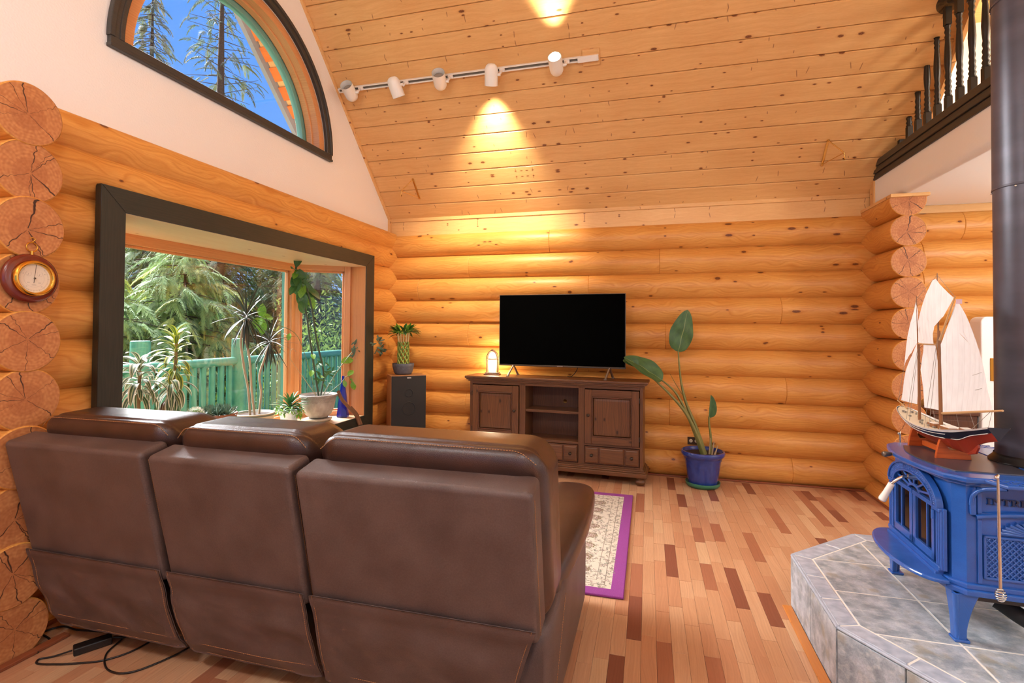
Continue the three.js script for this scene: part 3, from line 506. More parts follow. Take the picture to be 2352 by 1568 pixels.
  shrub(-3.3, -3.5, 3.15, 1.0, 'bright green leafy shrub seen through the bay side window', 501); shrub(-3.9, -5.4, 3.4, 1.1, 'tall bright green shrub behind the bay side window', 502); shrub(-3.0, -1.0, 1.9, 0.8, 'low leafy shrub showing between the railing balusters', 503);
  console.log('sprays', nn);
}
// ───────── unseen globe lamps: added fill behind the camera, others light loft and log wall ─────────
const fills = [];
function globe(x, y, z, top, I, label, color = [0.84, 0.95, 1.08]) {
  const p = thing('unseen_globe_lamp', label, 'lamp', [x, y, z]);
  part('globe', new THREE.SphereGeometry(0.2, 32, 20), std({ color: 0xffffff, emissive: new THREE.Color().setRGB(...color), emissiveIntensity: 2.2, roughness: 0.6 }), p);
  part('cord', rod([0, 0.2, 0], [0, top - y, 0], 0.006), M.black, p); part('canopy', lathe([[0, 0], [0.06, 0], [0.05, -0.03], [0.01, -0.04], [0, -0.04]].reverse(), 20), M.black, p, [0, top - y, 0]);
  const L = new THREE.PointLight(new THREE.Color().setRGB(...color), I); L.castShadow = true; L.shadow.radius = 9; p.add(L);
}

// ───────── furniture ─────────
globe(1.3, 3.3, 5.9, CY0 + 2 * RIDGE - 5.9, 7.6, 'white globe pendant added behind the sofa as room fill'); globe(3.7, 3.4, 6.2, CY0 + 2 * RIDGE - 6.2, 8.4, 'white globe pendant added behind the camera as room fill');  // added out of view to fill the room with light
globe(6.4, 2.25, 1.9, 2.632, 5, 'unseen white globe pendant under the loft, placed to light the log wall', [1, 0.95, 0.88]); globe(6.9, 3.9, 2.2, 4.32, 9, 'unseen white globe pendant in the loft, placed to light the dormer wall', [1, 0.95, 0.84]); globe(6.2, 2.25, 4.8, 2.632, 4, 'unseen white globe pendant beside the camera, placed to light the space under the loft');  // out of view, placed to light the log wall, dormer and loft underside
function loftRings(rings, caps = true) {
  const n = rings[0].length, pos = [], uv = [], idx = [];
  rings.forEach((r, i) => r.forEach((p, j) => { pos.push(p.x, p.y, p.z); uv.push(j / n, i / rings.length); }));
  for (let i = 0; i < rings.length - 1; i++) for (let j = 0; j < n; j++) { const a = i * n + j, b = i * n + ((j + 1) % n); idx.push(a, b, a + n, b, b + n, a + n); }
  if (caps) for (const [i, f] of [[0, 1], [rings.length - 1, -1]]) { const c = V(); rings[i].forEach((p) => c.add(p)); c.multiplyScalar(1 / n); const k = pos.length / 3; pos.push(c.x, c.y, c.z); uv.push(0.5, 0.5); for (let j = 0; j < n; j++) { const a = i * n + j, b = i * n + ((j + 1) % n); f > 0 ? idx.push(k, b, a) : idx.push(k, a, b); } }
  const g = new THREE.BufferGeometry(); g.setAttribute('position', new THREE.Float32BufferAttribute(pos, 3)); g.setAttribute('uv', new THREE.Float32BufferAttribute(uv, 2)); g.setIndex(idx); g.computeVertexNormals(); return g;
}
const superRing = (cx, cy, z, hw, hh, n = 32, e = 0.5) => Array.from({ length: n }, (_, i) => { const t = (i / n) * 6.28319, c = Math.cos(t), s = Math.sin(t); return V(cx + hw * Math.sign(c) * Math.abs(c) ** e, cy + hh * Math.sign(s) * Math.abs(s) ** e, z); });
function displace(g, fn) { const gi = mergeVertices((() => { const k = g.clone(); k.deleteAttribute('uv'); k.deleteAttribute('normal'); return k; })(), 1e-5), p = gi.attributes.position, v = V(); gi.computeVertexNormals(); const n = gi.attributes.normal; for (let i = 0; i < p.count; i++) { v.fromBufferAttribute(p, i); const d = fn(v, V().fromBufferAttribute(n, i)); p.setXYZ(i, v.x + d.x, v.y + d.y, v.z + d.z); } gi.computeVertexNormals(); const out = gi.toNonIndexed(); return metreUV(out, 'x'); }
// dashed thread along a polyline: short raised stitches joined into one part
function stitches(pts, parent, mat, pitch = 0.009, r = 0.0013) {
  const c = new THREE.CatmullRomCurve3(pts.map((p) => V(...p)), false, 'centripetal'), L = c.getLength(), n = Math.floor(L / pitch), list = [];
  for (let i = 0; i < n; i++) { const a = c.getPointAt(i / n), b = c.getPointAt((i + 0.68) / n); list.push(rod([a.x, a.y, a.z], [b.x, b.y, b.z], r, r, 4)); }
  const m = part('stitching', list, mat, parent); m.userData.kind = 'stuff'; return m;
}
{ // brown leather reclining sofa, seen from behind
  const lb = tex(512, 512, (u, v) => { let s = 0.5 + 0.30 * fbm(u * 60, v * 60, 3) + 0.25 * N2(u * 130, v * 130); return s; }, { srgb: false });
  const lc = tex(512, 512, (u, v) => mix3([106, 87, 80], [84, 66, 60], clamp(0.5 + 0.55 * fbm(u * 3, v * 3, 4) + 0.18 * N2(u * 90, v * 90))));
  const leather = phy({ map: scaled(lc, 0.9, 0.9), bumpMap: scaled(lb, 0.28, 0.28), bumpScale: 0.0011, roughness: 0.40, specularIntensity: 0.75 });
  const lc2 = tex(512, 512, (u, v) => mix3([74, 46, 37], [50, 30, 24], clamp(0.5 + 0.55 * fbm(u * 3 + 7, v * 3, 4))));
  const leatherSoft = phy({ map: scaled(lc2, 0.9, 0.9), bumpMap: scaled(lb, 0.28, 0.28), bumpScale: 0.0010, roughness: 0.27, specularIntensity: 1, clearcoat: 0.35, clearcoatRoughness: 0.3 });
  const thread = std({ color: new THREE.Color('#a8764a'), roughness: 0.8 }), dark = std({ color: new THREE.Color('#5c4638'), roughness: 0.8 });
  const sofa = thing('leather_sofa', 'brown leather three-seat reclining sofa seen from behind', 'sofa');
  const bz = (y) => 3.742 + 0.22 * (y - 0.105); // the raked back plane
  const mods = [[0.27, 1.040, 0.29, 1.045], [1.066, 1.728, 1.07, 1.728], [1.746, 2.627, 1.752, 2.50]]; // x range above; flap's x range at the hem
  mods.forEach(([x0, x1, h0, h1], k) => {
    // upper back panel: a padded slab raked along the back plane
    const w = x1 - x0, H = 0.52, sl = Math.atan(0.22), yb = 0.43, yt = [0.992, 0.984, 0.975][k];
    const slab = new RoundedBoxGeometry(w, (yt - yb) / Math.cos(sl), 0.13, 5, 0.022); slab.translate(0, (yt - yb) / Math.cos(sl) / 2, -0.065); slab.rotateX(sl); slab.translate((x0 + x1) / 2, yb, bz(yb));
    const sh = part('back_panel', displace(slab, (v) => V(0, 0, 0.006 * Math.sin(Math.PI * clamp((v.x - x0) / w)) * Math.sin(Math.PI * clamp((v.y - yb) / (yt - yb))) + 0.0015 * fbm(v.x * 4 + k * 5, v.y * 4, 2))), leather, sofa);
    stitches([[x0 + 0.02, yt - 0.006, bz(yt) - 0.033], [(x0 + x1) / 2, yt - 0.001, bz(yt) - 0.033], [x1 - 0.02, yt - 0.006, bz(yt) - 0.033]].map(([a, b, c]) => [a, b + 0.004, c]), sh, thread);
    for (const [xe, s] of [[x0, 1], [x1, -1]]) if (!(k === 0 && s === 1)) stitches([[xe - s * 0.0005, yt - 0.03, bz(yt - 0.03) - 0.03], [xe - s * 0.0005, 0.75, bz(0.75) - 0.03], [xe - s * 0.0005, yb + 0.02, bz(yb) - 0.03]], sh, thread);
    // lower flap: a loose skirt hanging to the hem
    const nx = 60, ny = 36, ft = 0.492, fb = 0.105, pos = [], idx = [];
    for (const side of [0, 1]) for (let j = 0; j <= ny; j++) for (let i = 0; i <= nx; i++) {
      const u = i / nx, v = j / ny, e = Math.pow(v, 1.3), xa = mix(x0 + 0.005, h0, e), xb = mix(x1 - 0.004, h1, k === 2 ? Math.pow(v, 0.9) : e), x = mix(xa, xb, u), y = mix(ft, fb, v);
      let d = 0.014 * Math.sin(Math.PI * Math.min(1, v * 1.2)) * (0.6 + 0.6 * fbm(x * 1.6 + k * 3, y * 2, 2)) + 0.006 * fbm(x * 3.0 + k * 7, y * 5 + x * 2, 2) * smooth(0.1, 0.4, v) + 0.012 * smooth(0.22, 0.02, v);
      d += 0.012 * Math.exp(-(((u - 0.78) / 0.12) ** 2 + ((v - 0.42) / 0.10) ** 2)) * (k === 1 ? 1.3 : 0.3) - 0.010 * Math.exp(-(((u - 0.9) / 0.08) ** 2 + ((v - 0.62) / 0.12) ** 2)) * (k === 1 ? 1 : 0);
      d -= 0.012 * (smooth(0.94, 1, u) + smooth(0.06, 0, u)) * v; if (k < 2) d -= 0.03 * smooth(0.84, 1, v) * 0.6;
      pos.push(x, y, bz(y) + 0.004 + d - side * 0.006);
    }
    const n1 = (nx + 1) * (ny + 1); for (let s = 0; s < 2; s++) for (let j = 0; j < ny; j++) for (let i = 0; i < nx; i++) { const a = s * n1 + j * (nx + 1) + i, b = a + 1, c = a + nx + 1, d = c + 1; s === 0 ? idx.push(a, c, b, b, c, d) : idx.push(a, b, c, b, d, c); }
    const ed = (i0, i1) => idx.push(i0, i1, i0 + n1, i1, i1 + n1, i0 + n1), edR = (i0, i1) => idx.push(i1, i0, i0 + n1, i1, i0 + n1, i1 + n1);
    for (let i = 0; i < nx; i++) { edR(i, i + 1); ed(ny * (nx + 1) + i, ny * (nx + 1) + i + 1); } for (let j = 0; j < ny; j++) { ed(j * (nx + 1), (j + 1) * (nx + 1)); edR(j * (nx + 1) + nx, (j + 1) * (nx + 1) + nx); }
    const fg = new THREE.BufferGeometry(); fg.setAttribute('position', new THREE.Float32BufferAttribute(pos, 3)); fg.setIndex(idx); fg.computeVertexNormals();
    const uv = new Float32Array(pos.length / 3 * 2); for (let i = 0; i < pos.length / 3; i++) { uv[i * 2] = pos[i * 3]; uv[i * 2 + 1] = pos[i * 3 + 1]; } fg.setAttribute('uv', new THREE.BufferAttribute(uv, 2));
    const fl = part('skirt_flap', fg, leather, sofa), P = (i, j) => { const q = (j * (nx + 1) + i) * 3; return [pos[q], pos[q + 1], pos[q + 2] + 0.0012]; };
    const hemJ = k < 2 ? 30 : 31; stitches([2, 12, 24, 36, 48, 58].map((i) => P(i, hemJ)), fl, thread); stitches([2, 12, 24, 36, 48, 58].map((i) => P(i, ny - 1)), fl, thread);
    stitches([0, 8, 16, 24, hemJ].map((j) => P(k === 0 ? 2 : 1, j)), fl, thread); stitches([0, 8, 16, 24, hemJ].map((j) => P(nx - 1, j)), fl, thread);
    // plump back cushion rising over the panel
    const cx0 = [0.30, 1.075, 1.75][k], cx1 = [1.07, 1.735, 2.645][k], cw = cx1 - cx0, ct = [1.10, 1.094, 1.096][k];
    const cg = new RoundedBoxGeometry(cw, 0.68, 0.36, 10, 0.105); cg.translate((cx0 + cx1) / 2, ct - 0.34, 3.70);
    const cu = part('back_cushion', displace(cg, (v, nrm) => { const u = (v.x - cx0) / cw, t = clamp((v.y - (ct - 0.30)) / 0.30); const sag = -0.012 * (smooth(0.06, 0, u) + smooth(0.94, 1, u)) * t; let b = 0.006 * fbm(v.x * 5 + k * 4, v.y * 3 + v.z * 3, 2) + 0.0028 * Math.sin(v.x * 55 + 4 * fbm(v.x * 2, v.z * 3, 2) + v.z * 12) * smooth(0.5, 1, t) * smooth(0.05, 0.2, u) * smooth(0.95, 0.8, u) * clamp(nrm.y + 0.3); const seam = Math.abs(v.z - 3.80 + 0.16 * (1 - t)); b -= 0.006 * Math.exp(-((seam / 0.012) ** 2)) * smooth(0.1, 0.5, nrm.y + 0.3) * t; return V(nrm.x * b, nrm.y * b + sag, nrm.z * b - 0.15 * (1 - t)); }), leatherSoft, sofa);
    const zz = 3.815; stitches(Array.from({ length: 15 }, (_, i) => { const u = 0.03 + 0.94 * i / 14, edge = smooth(0.12, 0, u) + smooth(0.88, 1, u); return [mix(cx0, cx1, u), ct - 0.012 - 0.055 * edge - 0.002, zz + 0.012 - 0.01 * edge]; }), cu, thread, 0.010, 0.0016);
    part('seat_cushion', displace(new RoundedBoxGeometry(cw - 0.01, 0.24, 0.80, 6, 0.07).translate((cx0 + cx1) / 2, 0.40, 3.12), (v) => V(0, 0.008 * fbm(v.x * 4, v.z * 4, 2), 0)), leatherSoft, sofa);
  });
  part('frame', [span(0.29, 2.56, 0.10, 0.34, 2.76, 3.66, 0.02), span(0.30, 2.60, 0.12, 0.9, 3.55, 3.655, 0.02)], dark, sofa);
  part('foot', span(0.32, 0.40, 0, 0.11, 3.45, 3.53), dark, sofa); part('foot', span(2.42, 2.50, 0, 0.11, 3.45, 3.53), dark, sofa); part('foot', span(0.32, 0.40, 0, 0.11, 2.8, 2.88), dark, sofa); part('foot', span(2.42, 2.50, 0, 0.11, 2.8, 2.88), dark, sofa);
  // arms
  const armBody = (m) => { const rings = []; for (const [z, x1, top] of [[2.665, 2.62, 0.46], [2.69, 2.65, 0.50], [2.8, 2.662, 0.53], [3.1, 2.662, 0.53], [3.3, 2.66, 0.50], [3.45, 2.655, 0.46], [3.62, 2.645, 0.42], [3.70, 2.62, 0.40]]) rings.push(superRing((2.47 + x1) / 2, (0.045 + top) / 2, z, (x1 - 2.47) / 2, (top - 0.045) / 2, 36, 0.28)); const g = loftRings(rings); if (m) g.scale(-1, 1, 1).translate(2.925, 0, 0); return displace(m ? flip(g) : g, () => V()); };
  function flip(g) { const i = g.index.array; for (let k = 0; k < i.length; k += 3) { const t = i[k]; i[k] = i[k + 1]; i[k + 1] = t; } return g; }
  const ab = part('arm_side', armBody(false), leather, sofa);
  stitches([[2.664, 0.44, 3.46], [2.66, 0.3, 3.55], [2.65, 0.12, 3.62]].map(([x, y, z]) => [x - 0.002, y, z]), ab, thread);
  const padRings = []; for (const [z, cx, hw, cy, hh] of [[2.60, 2.565, 0.07, 0.55, 0.05], [2.62, 2.57, 0.105, 0.555, 0.075], [2.68, 2.575, 0.122, 0.56, 0.085], [2.85, 2.58, 0.128, 0.562, 0.085], [3.05, 2.58, 0.128, 0.555, 0.082], [3.18, 2.575, 0.12, 0.535, 0.078], [3.30, 2.565, 0.105, 0.50, 0.07], [3.40, 2.555, 0.09, 0.465, 0.062], [3.46, 2.55, 0.075, 0.445, 0.05], [3.48, 2.55, 0.05, 0.44, 0.03]]) padRings.push(superRing(cx, cy, z, hw, hh, 40, 0.62));
  const pad = part('arm_pad', displace(loftRings(padRings), (v, n) => n.clone().multiplyScalar(0.004 * fbm(v.x * 6, v.z * 5, 2))), leatherSoft, sofa);
  stitches([[2.68, 0.60, 2.75], [2.692, 0.605, 2.9], [2.69, 0.595, 3.06], [2.675, 0.57, 3.2], [2.652, 0.53, 3.32], [2.625, 0.49, 3.42]], pad, thread);
}
{ // rug
  const W = 2.3, L = 1.795, t = canvasTex(1536, 1200, (c, w, h) => {
    const r = rng(91), px = w / W; c.fillStyle = '#8d3a86'; c.fillRect(0, 0, w, h);
    const band = 0.075 * px; c.fillStyle = '#cdc2ae'; c.fillRect(band, band, w - 2 * band, h - 2 * band);
    const frame = (d, lw, col) => { c.strokeStyle = col; c.lineWidth = lw; c.strokeRect(d * px, d * px, w - 2 * d * px, h - 2 * d * px); };
    frame(0.115, 2.5, '#75685a'); frame(0.165, 2, '#7d6d5e'); frame(0.40, 2, '#7d6d5e'); frame(0.455, 3, '#75685a');
    const sprig = (x, y, s, cols) => { for (let k = 0; k < 5; k++) { c.strokeStyle = cols[Math.floor(r() * cols.length)]; c.lineWidth = 1 + r() * 1.6; c.beginPath(); const a = r() * 6.28; c.moveTo(x, y); c.quadraticCurveTo(x + Math.cos(a) * s, y + Math.sin(a) * s, x + Math.cos(a + 1) * s * 1.4, y + Math.sin(a + 1) * s * 1.4); c.stroke(); } };
    for (let i = 0; i < 5200; i++) sprig(band + r() * (w - 2 * band), band + r() * (h - 2 * band), 4 + r() * 5, ['#8e826e', '#857870', '#9d8c78', '#727c6a', '#a0807a', '#6d6458']);
    const medal = (x, y, rx, ry, cols) => { for (const q of [1, 0.72, 0.42]) { c.strokeStyle = cols[q === 1 ? 0 : 1]; c.lineWidth = 4; c.beginPath(); for (let k = 0; k <= 72; k++) { const a = (k / 72) * 6.283, m = q * (1 + 0.09 * Math.cos(a * 12)); const X = x + Math.cos(a) * rx * m, Y = y + Math.sin(a) * ry * m; k ? c.lineTo(X, Y) : c.moveTo(X, Y); } c.stroke(); } for (let k = 0; k < 26; k++) { const a = r() * 6.28, q = Math.sqrt(r()); sprig(x + Math.cos(a) * rx * q, y + Math.sin(a) * ry * q, 6, cols); } };
    const mc = ['#75643f', '#94756a', '#7f6a60']; const d = 0.285 * px;
    for (let k = 0; k < 9; k++) { const u = mix(d, w - d, k / 8); medal(u, d, 44, 26, mc); medal(u, h - d, 44, 26, mc); } for (let k = 1; k < 7; k++) { const v = mix(d, h - d, k / 7); medal(d, v, 40, 30, mc); medal(w - d, v, 40, 30, mc); }
    // inner field with purple floral corners
    c.fillStyle = '#c9bda9'; c.fillRect(0.475 * px, 0.475 * px, w - 0.95 * px, h - 0.95 * px);
    for (let i = 0; i < 2600; i++) { const x = 0.48 * px + r() * (w - 0.96 * px), y = 0.48 * px + r() * (h - 0.96 * px), ex = Math.min(x - 0.48 * px, w - 0.48 * px - x), ey = Math.min(y - 0.48 * px, h - 0.48 * px - y), pu = ex + ey < 0.52 * px || ((x - w / 2) / (0.5 * px)) ** 2 + ((y - h / 2) / (0.3 * px)) ** 2 < 1; sprig(x, y, 5 + r() * 8, pu ? ['#8b3c84', '#a0569a', '#944a8c', '#dcd0c0'] : ['#988a78', '#a89b87', '#947a74']); }
    for (let i = 0; i < 60000; i++) { c.fillStyle = `rgba(${r() < 0.5 ? '255,255,255' : '40,20,30'},${0.03 + 0.05 * r()})`; c.fillRect(r() * w, r() * h, 2, 2); }
  });
  const g = new RoundedBoxGeometry(W, 0.014, L, 2, 0.006), p = g.attributes.position, uv = g.attributes.uv; for (let i = 0; i < p.count; i++) uv.setXY(i, p.getX(i) / W + 0.5, 0.5 - p.getZ(i) / L);
  single('area_rug', g, std({ map: t, roughness: 0.97, bumpMap: scaled(plasterBump, 0.12, 0.12), bumpScale: 0.002 }), 'cream patterned rug with purple border in front of the sofa', 'rug', [2.85 - W / 2, 0.0075, 0.81 + L / 2]);
}

// ───────── media console, television, lamp ─────────
const OAK = phy({ map: scaled(woodTex(512, 512, 1.0, 0.6, { light: [124, 80, 46], dark: [76, 46, 27], knot: [50, 28, 18], lines: 90, knots: 2, seed: 51, streak: 0.8, contrast: 0.7, wave: 0.03 }), 1.0, 0.6), roughness: 0.38 });
const OAKD = phy({ map: scaled(woodTex(256, 256, 1.0, 0.6, { light: [104, 62, 38], dark: [66, 36, 22], knot: [40, 22, 14], lines: 90, knots: 1, seed: 52, streak: 0.8, contrast: 0.7 }), 1.0, 0.6), roughness: 0.45 });
const IRON = phy({ color: new THREE.Color('#4a4038'), metalness: 0.8, roughness: 0.4 });
{
  const TH = 3 * D2R, con = thing('media_console', 'dark oak media console with panelled doors under the television', 'cabinet', [2.045, 0, 0.275], -TH);
  const D = 0.30, F = D / 2; // front face at z = F
  const wood = (g, grain = 'x', o = R() * 4) => metreUV(g, grain, o, o * 0.7);
  // carcass
  const bodyW = 0.895;
  part('side_panel', wood(span(-bodyW, -bodyW + 0.03, 0.14, 0.94, -F, F - 0.004, 0.003), 'y'), OAK, con); part('side_panel', wood(span(bodyW - 0.03, bodyW, 0.14, 0.94, -F, F - 0.004, 0.003), 'y'), OAK, con);
  const bk = new THREE.Shape(); bk.moveTo(-bodyW, 0.14); bk.lineTo(bodyW, 0.14); bk.lineTo(bodyW, 0.94); bk.lineTo(-bodyW, 0.94); bk.closePath(); const hole = new THREE.Path(); hole.absarc(0.075, 0.725, 0.021, 0, 6.2832, true); bk.holes.push(hole);
  part('back_panel', wood(new THREE.ExtrudeGeometry(bk, { depth: 0.008, bevelEnabled: false, curveSegments: 24 }).translate(0, 0, -F), 'y'), OAKD, con);
  part('bottom_panel', wood(span(-bodyW + 0.03, bodyW - 0.03, 0.14, 0.165, -F + 0.008, F - 0.01)), OAK, con);
  part('divider', wood(span(-0.345, -0.28, 0.165, 0.93, -F + 0.008, F - 0.006, 0.002), 'y'), OAK, con); part('divider', wood(span(0.27, 0.335, 0.165, 0.93, -F + 0.008, F - 0.006, 0.002), 'y'), OAK, con);
  part('top_rail', wood(span(-bodyW + 0.03, bodyW - 0.03, 0.905, 0.94, -F + 0.008, F - 0.006, 0.002)), OAK, con);
  part('shelf', wood(span(-0.28, 0.27, 0.64, 0.665, -F + 0.008, F - 0.02, 0.003)), OAK, con); part('shelf', wood(span(-0.28, 0.27, 0.345, 0.37, -F + 0.008, F - 0.006, 0.003)), OAK, con);
  part('rail', wood(span(-bodyW + 0.03, -0.345, 0.345, 0.362, -F + 0.05, F - 0.006)), OAK, con); part('rail', wood(span(0.335, bodyW - 0.03, 0.345, 0.362, -F + 0.05, F - 0.006)), OAK, con);
  // top with a moulded edge, base moulding
  const mould = (pts, x0, x1, y) => { const g = []; const s = poly(pts); return s; };
  part('top', [wood(span(-0.945, 0.945, 0.965, 0.99, -F, F + 0.035, 0.008, 3)), wood(span(-0.93, 0.93, 0.95, 0.967, -F, F + 0.024, 0.006, 2)), wood(span(-0.912, 0.912, 0.934, 0.952, -F, F + 0.010, 0.005, 2))], OAK, con);
  part('base_moulding', [wood(span(-0.935, 0.935, 0.075, 0.118, -F, F + 0.03, 0.008, 3)), wood(span(-0.922, 0.922, 0.116, 0.135, -F, F + 0.020, 0.007, 2)), wood(span(-0.908, 0.908, 0.133, 0.148, -F, F + 0.008, 0.005, 2))], OAK, con);
  const bun = lathe([[0, 0], [0.03, 0], [0.036, 0.006], [0.047, 0.022], [0.05, 0.034], [0.045, 0.048], [0.034, 0.056], [0.032, 0.062], [0.042, 0.068], [0.042, 0.076], [0, 0.076]], 28);
  for (const [x, z] of [[-0.87, F - 0.025], [0.87, F - 0.025], [-0.87, -F + 0.05], [0.87, -F + 0.05]]) part('bun_foot', bun, OAK, con, [x, 0, z]);
  const knobG = [lathe([[0, 0.0], [0.012, 0], [0.008, 0.006], [0.006, 0.012], [0.013, 0.018], [0.0155, 0.024], [0.013, 0.031], [0.006, 0.034], [0, 0.035]], 20).rotateX(Math.PI / 2)];
  const raised = (w, h, t, bev) => { const s = poly([[-w / 2, -h / 2], [w / 2, -h / 2], [w / 2, h / 2], [-w / 2, h / 2]]); return new THREE.ExtrudeGeometry(s, { depth: t, bevelEnabled: true, bevelThickness: 0.010, bevelSize: bev, bevelOffset: -bev, bevelSegments: 2 }); };
  const door = (x0, x1, knobX, hingeX) => {
    const y0 = 0.365, y1 = 0.90, cx = (x0 + x1) / 2, cy = (y0 + y1) / 2, s = 0.068, d = new THREE.Group(); d.name = 'door'; d.position.set(cx, cy, F - 0.004); con.add(d); const hw = (x1 - x0) / 2 - 0.002, hh = (y1 - y0) / 2 - 0.002;
    part('stile', wood(span(-hw, -hw + s, -hh, hh, 0, 0.022, 0.005, 2), 'y'), OAK, d); part('stile', wood(span(hw - s, hw, -hh, hh, 0, 0.022, 0.005, 2), 'y'), OAK, d);
    part('rail', wood(span(-hw + s, hw - s, hh - s, hh, 0, 0.022, 0.005, 2)), OAK, d); part('rail', wood(span(-hw + s, hw - s, -hh, -hh + s, 0, 0.022, 0.005, 2)), OAK, d);
    part('bead', [span(-hw + s, -hw + s + 0.012, -hh + s, hh - s, 0.004, 0.026, 0.005, 2), span(hw - s - 0.012, hw - s, -hh + s, hh - s, 0.004, 0.026, 0.005, 2), span(-hw + s, hw - s, hh - s - 0.012, hh - s, 0.004, 0.026, 0.005, 2), span(-hw + s, hw - s, -hh + s, -hh + s + 0.012, 0.004, 0.026, 0.005, 2)].map((g) => wood(g)), OAKD, d);
    part('raised_panel', wood(raised(2 * (hw - s) - 0.024, 2 * (hh - s) - 0.024, 0.003, 0.03), 'y'), OAK, d);
    part('knob', knobG[0], IRON, d, [knobX - cx, 0.015, 0.02]); for (const y of [-hh + 0.07, hh - 0.09]) part('hinge', box(0.012, 0.05, 0.012, hingeX - cx, y, 0.016, 0.003), IRON, d);
  };
  door(-0.862, -0.347, -0.39, -0.862); door(0.337, 0.862, 0.375, 0.862);
  const drawer = (x0, x1) => {
    const w = x1 - x0, d = new THREE.Group(); d.name = 'drawer'; d.position.set(x0, 0.17, F - 0.004); con.add(d); const sm = w * 0.255, gap = 0.012;
    part('front', wood(span(0.002, w - 0.002, 0.002, 0.170, -0.02, 0.008, 0.003)), OAKD, d);
    const pan = (a, b) => part('panel', wood(raised(b - a, 0.15, 0.004, 0.014).translate((a + b) / 2, 0.086, 0.006)), OAK, d);
    pan(0.008, sm); pan(sm + gap, w - sm - gap); pan(w - sm, w - 0.008); for (const x of [sm / 2 + 0.004, w - sm / 2 - 0.004]) part('knob', knobG[0], IRON, d, [x, 0.088, 0.02]);
  };
  drawer(-0.862, -0.347); drawer(-0.278, 0.268); drawer(0.337, 0.862);

  const tv = thing('television', 'large black flat-screen television on the media console', 'television', [2.095, 0.99, 0.27], -TH);
  const tw = 1.335, th = 0.755, yb = 0.108;
  part('housing', [box(tw, th, 0.022, 0, yb + th / 2, 0, 0.004, 2), box(tw * 0.7, th * 0.55, 0.05, 0, yb + th * 0.36, -0.03, 0.015)], phy({ color: new THREE.Color('#15130f'), roughness: 0.4 }), tv);
  part('bezel', [span(-tw / 2, tw / 2, yb - 0.002, yb + 0.014, 0.0, 0.0145, 0.002), span(-tw / 2, -tw / 2 + 0.006, yb, yb + th, 0.0, 0.0145, 0.002), span(tw / 2 - 0.006, tw / 2, yb, yb + th, 0, 0.0145, 0.002), span(-tw / 2, tw / 2, yb + th - 0.006, yb + th, 0, 0.0145, 0.002)], phy({ color: new THREE.Color('#5d544b'), metalness: 0.7, roughness: 0.35 }), tv);
  part('screen', span(-tw / 2 + 0.006, tw / 2 - 0.006, yb + 0.013, yb + th - 0.006, 0.006, 0.0125), phy({ color: new THREE.Color('#010101'), roughness: 0.9, specularIntensity: 0.08 }), tv);
  part('badge', span(-0.03, 0.03, yb + 0.002, yb + 0.009, 0.0145, 0.016), phy({ color: new THREE.Color('#b9b3aa'), metalness: 1, roughness: 0.3 }), tv);
  const legM = phy({ color: new THREE.Color('#a39d95'), metalness: 0.9, roughness: 0.35 });
  for (const x of [-0.51, 0.51]) part('leg', [rod([x, 0.115, 0], [x - 0.03, 0.006, 0.105], 0.010, 0.012, 8), rod([x, 0.115, 0], [x + 0.02, 0.006, -0.10], 0.010, 0.012, 8), box(0.03, 0.008, 0.03, x - 0.03, 0.005, 0.105, 0.003), box(0.03, 0.008, 0.03, x + 0.02, 0.005, -0.10, 0.003)], legM, tv);
  part('power_cable', tube([[0.16, 0.2, -0.055], [0.17, 0.1, -0.07], [0.13, 0.03, -0.08], [0.1, 0.006, -0.06], [0.06, 0.006, -0.09]], 0.004, 24, 6), M.black, tv);

  const lamp = thing('table_lantern', 'small arched glass lantern glowing on the left end of the console', 'lamp', [1.345, 0.99, 0.225], 0.1), lwood = phy({ color: new THREE.Color('#6b4630'), roughness: 0.45 });
  part('base', [box(0.17, 0.016, 0.12, 0, 0.008, 0, 0.006, 2), box(0.15, 0.014, 0.10, 0, 0.022, 0, 0.005, 2)], lwood, lamp);
  const arch = (z, r) => tube([[-r, 0.03, z], [-r, 0.10, z], [-r, 0.165, z], [-r * 0.88, 0.21, z], [-r * 0.5, 0.248, z], [0, 0.262, z], [r * 0.5, 0.248, z], [r * 0.88, 0.21, z], [r, 0.165, z], [r, 0.10, z], [r, 0.03, z]], 0.005, 48, 8);
  part('arch_frame', [arch(0.03, 0.06), arch(-0.03, 0.06), rod([-0.06, 0.262 - 0.1, 0.03], [-0.06, 0.162, -0.03], 0.004), rod([0.06, 0.162, 0.03], [0.06, 0.162, -0.03], 0.004), lathe([[0, 0.262], [0.02, 0.262], [0.014, 0.272], [0, 0.276]], 16)], lwood, lamp);
  part('shade', lathe([[0.036, 0.03], [0.044, 0.06], [0.047, 0.12], [0.046, 0.165], [0.042, 0.20], [0.028, 0.235], [0.0, 0.25]], 32), std({ color: 0xffffff, emissive: new THREE.Color(1, 0.90, 0.70), emissiveIntensity: 1.6, roughness: 0.6 }), lamp);
  part('band', lathe([[0.0475, 0.165], [0.0495, 0.168], [0.0495, 0.176], [0.0475, 0.179]], 32), phy({ color: new THREE.Color('#cdb894'), roughness: 0.4 }), lamp);
  const L = new THREE.PointLight(new THREE.Color(1, 0.82, 0.55), 0.9); L.position.set(0, 0.12, 0); L.shadow.radius = 2; L.castShadow = true; lamp.add(L);
}

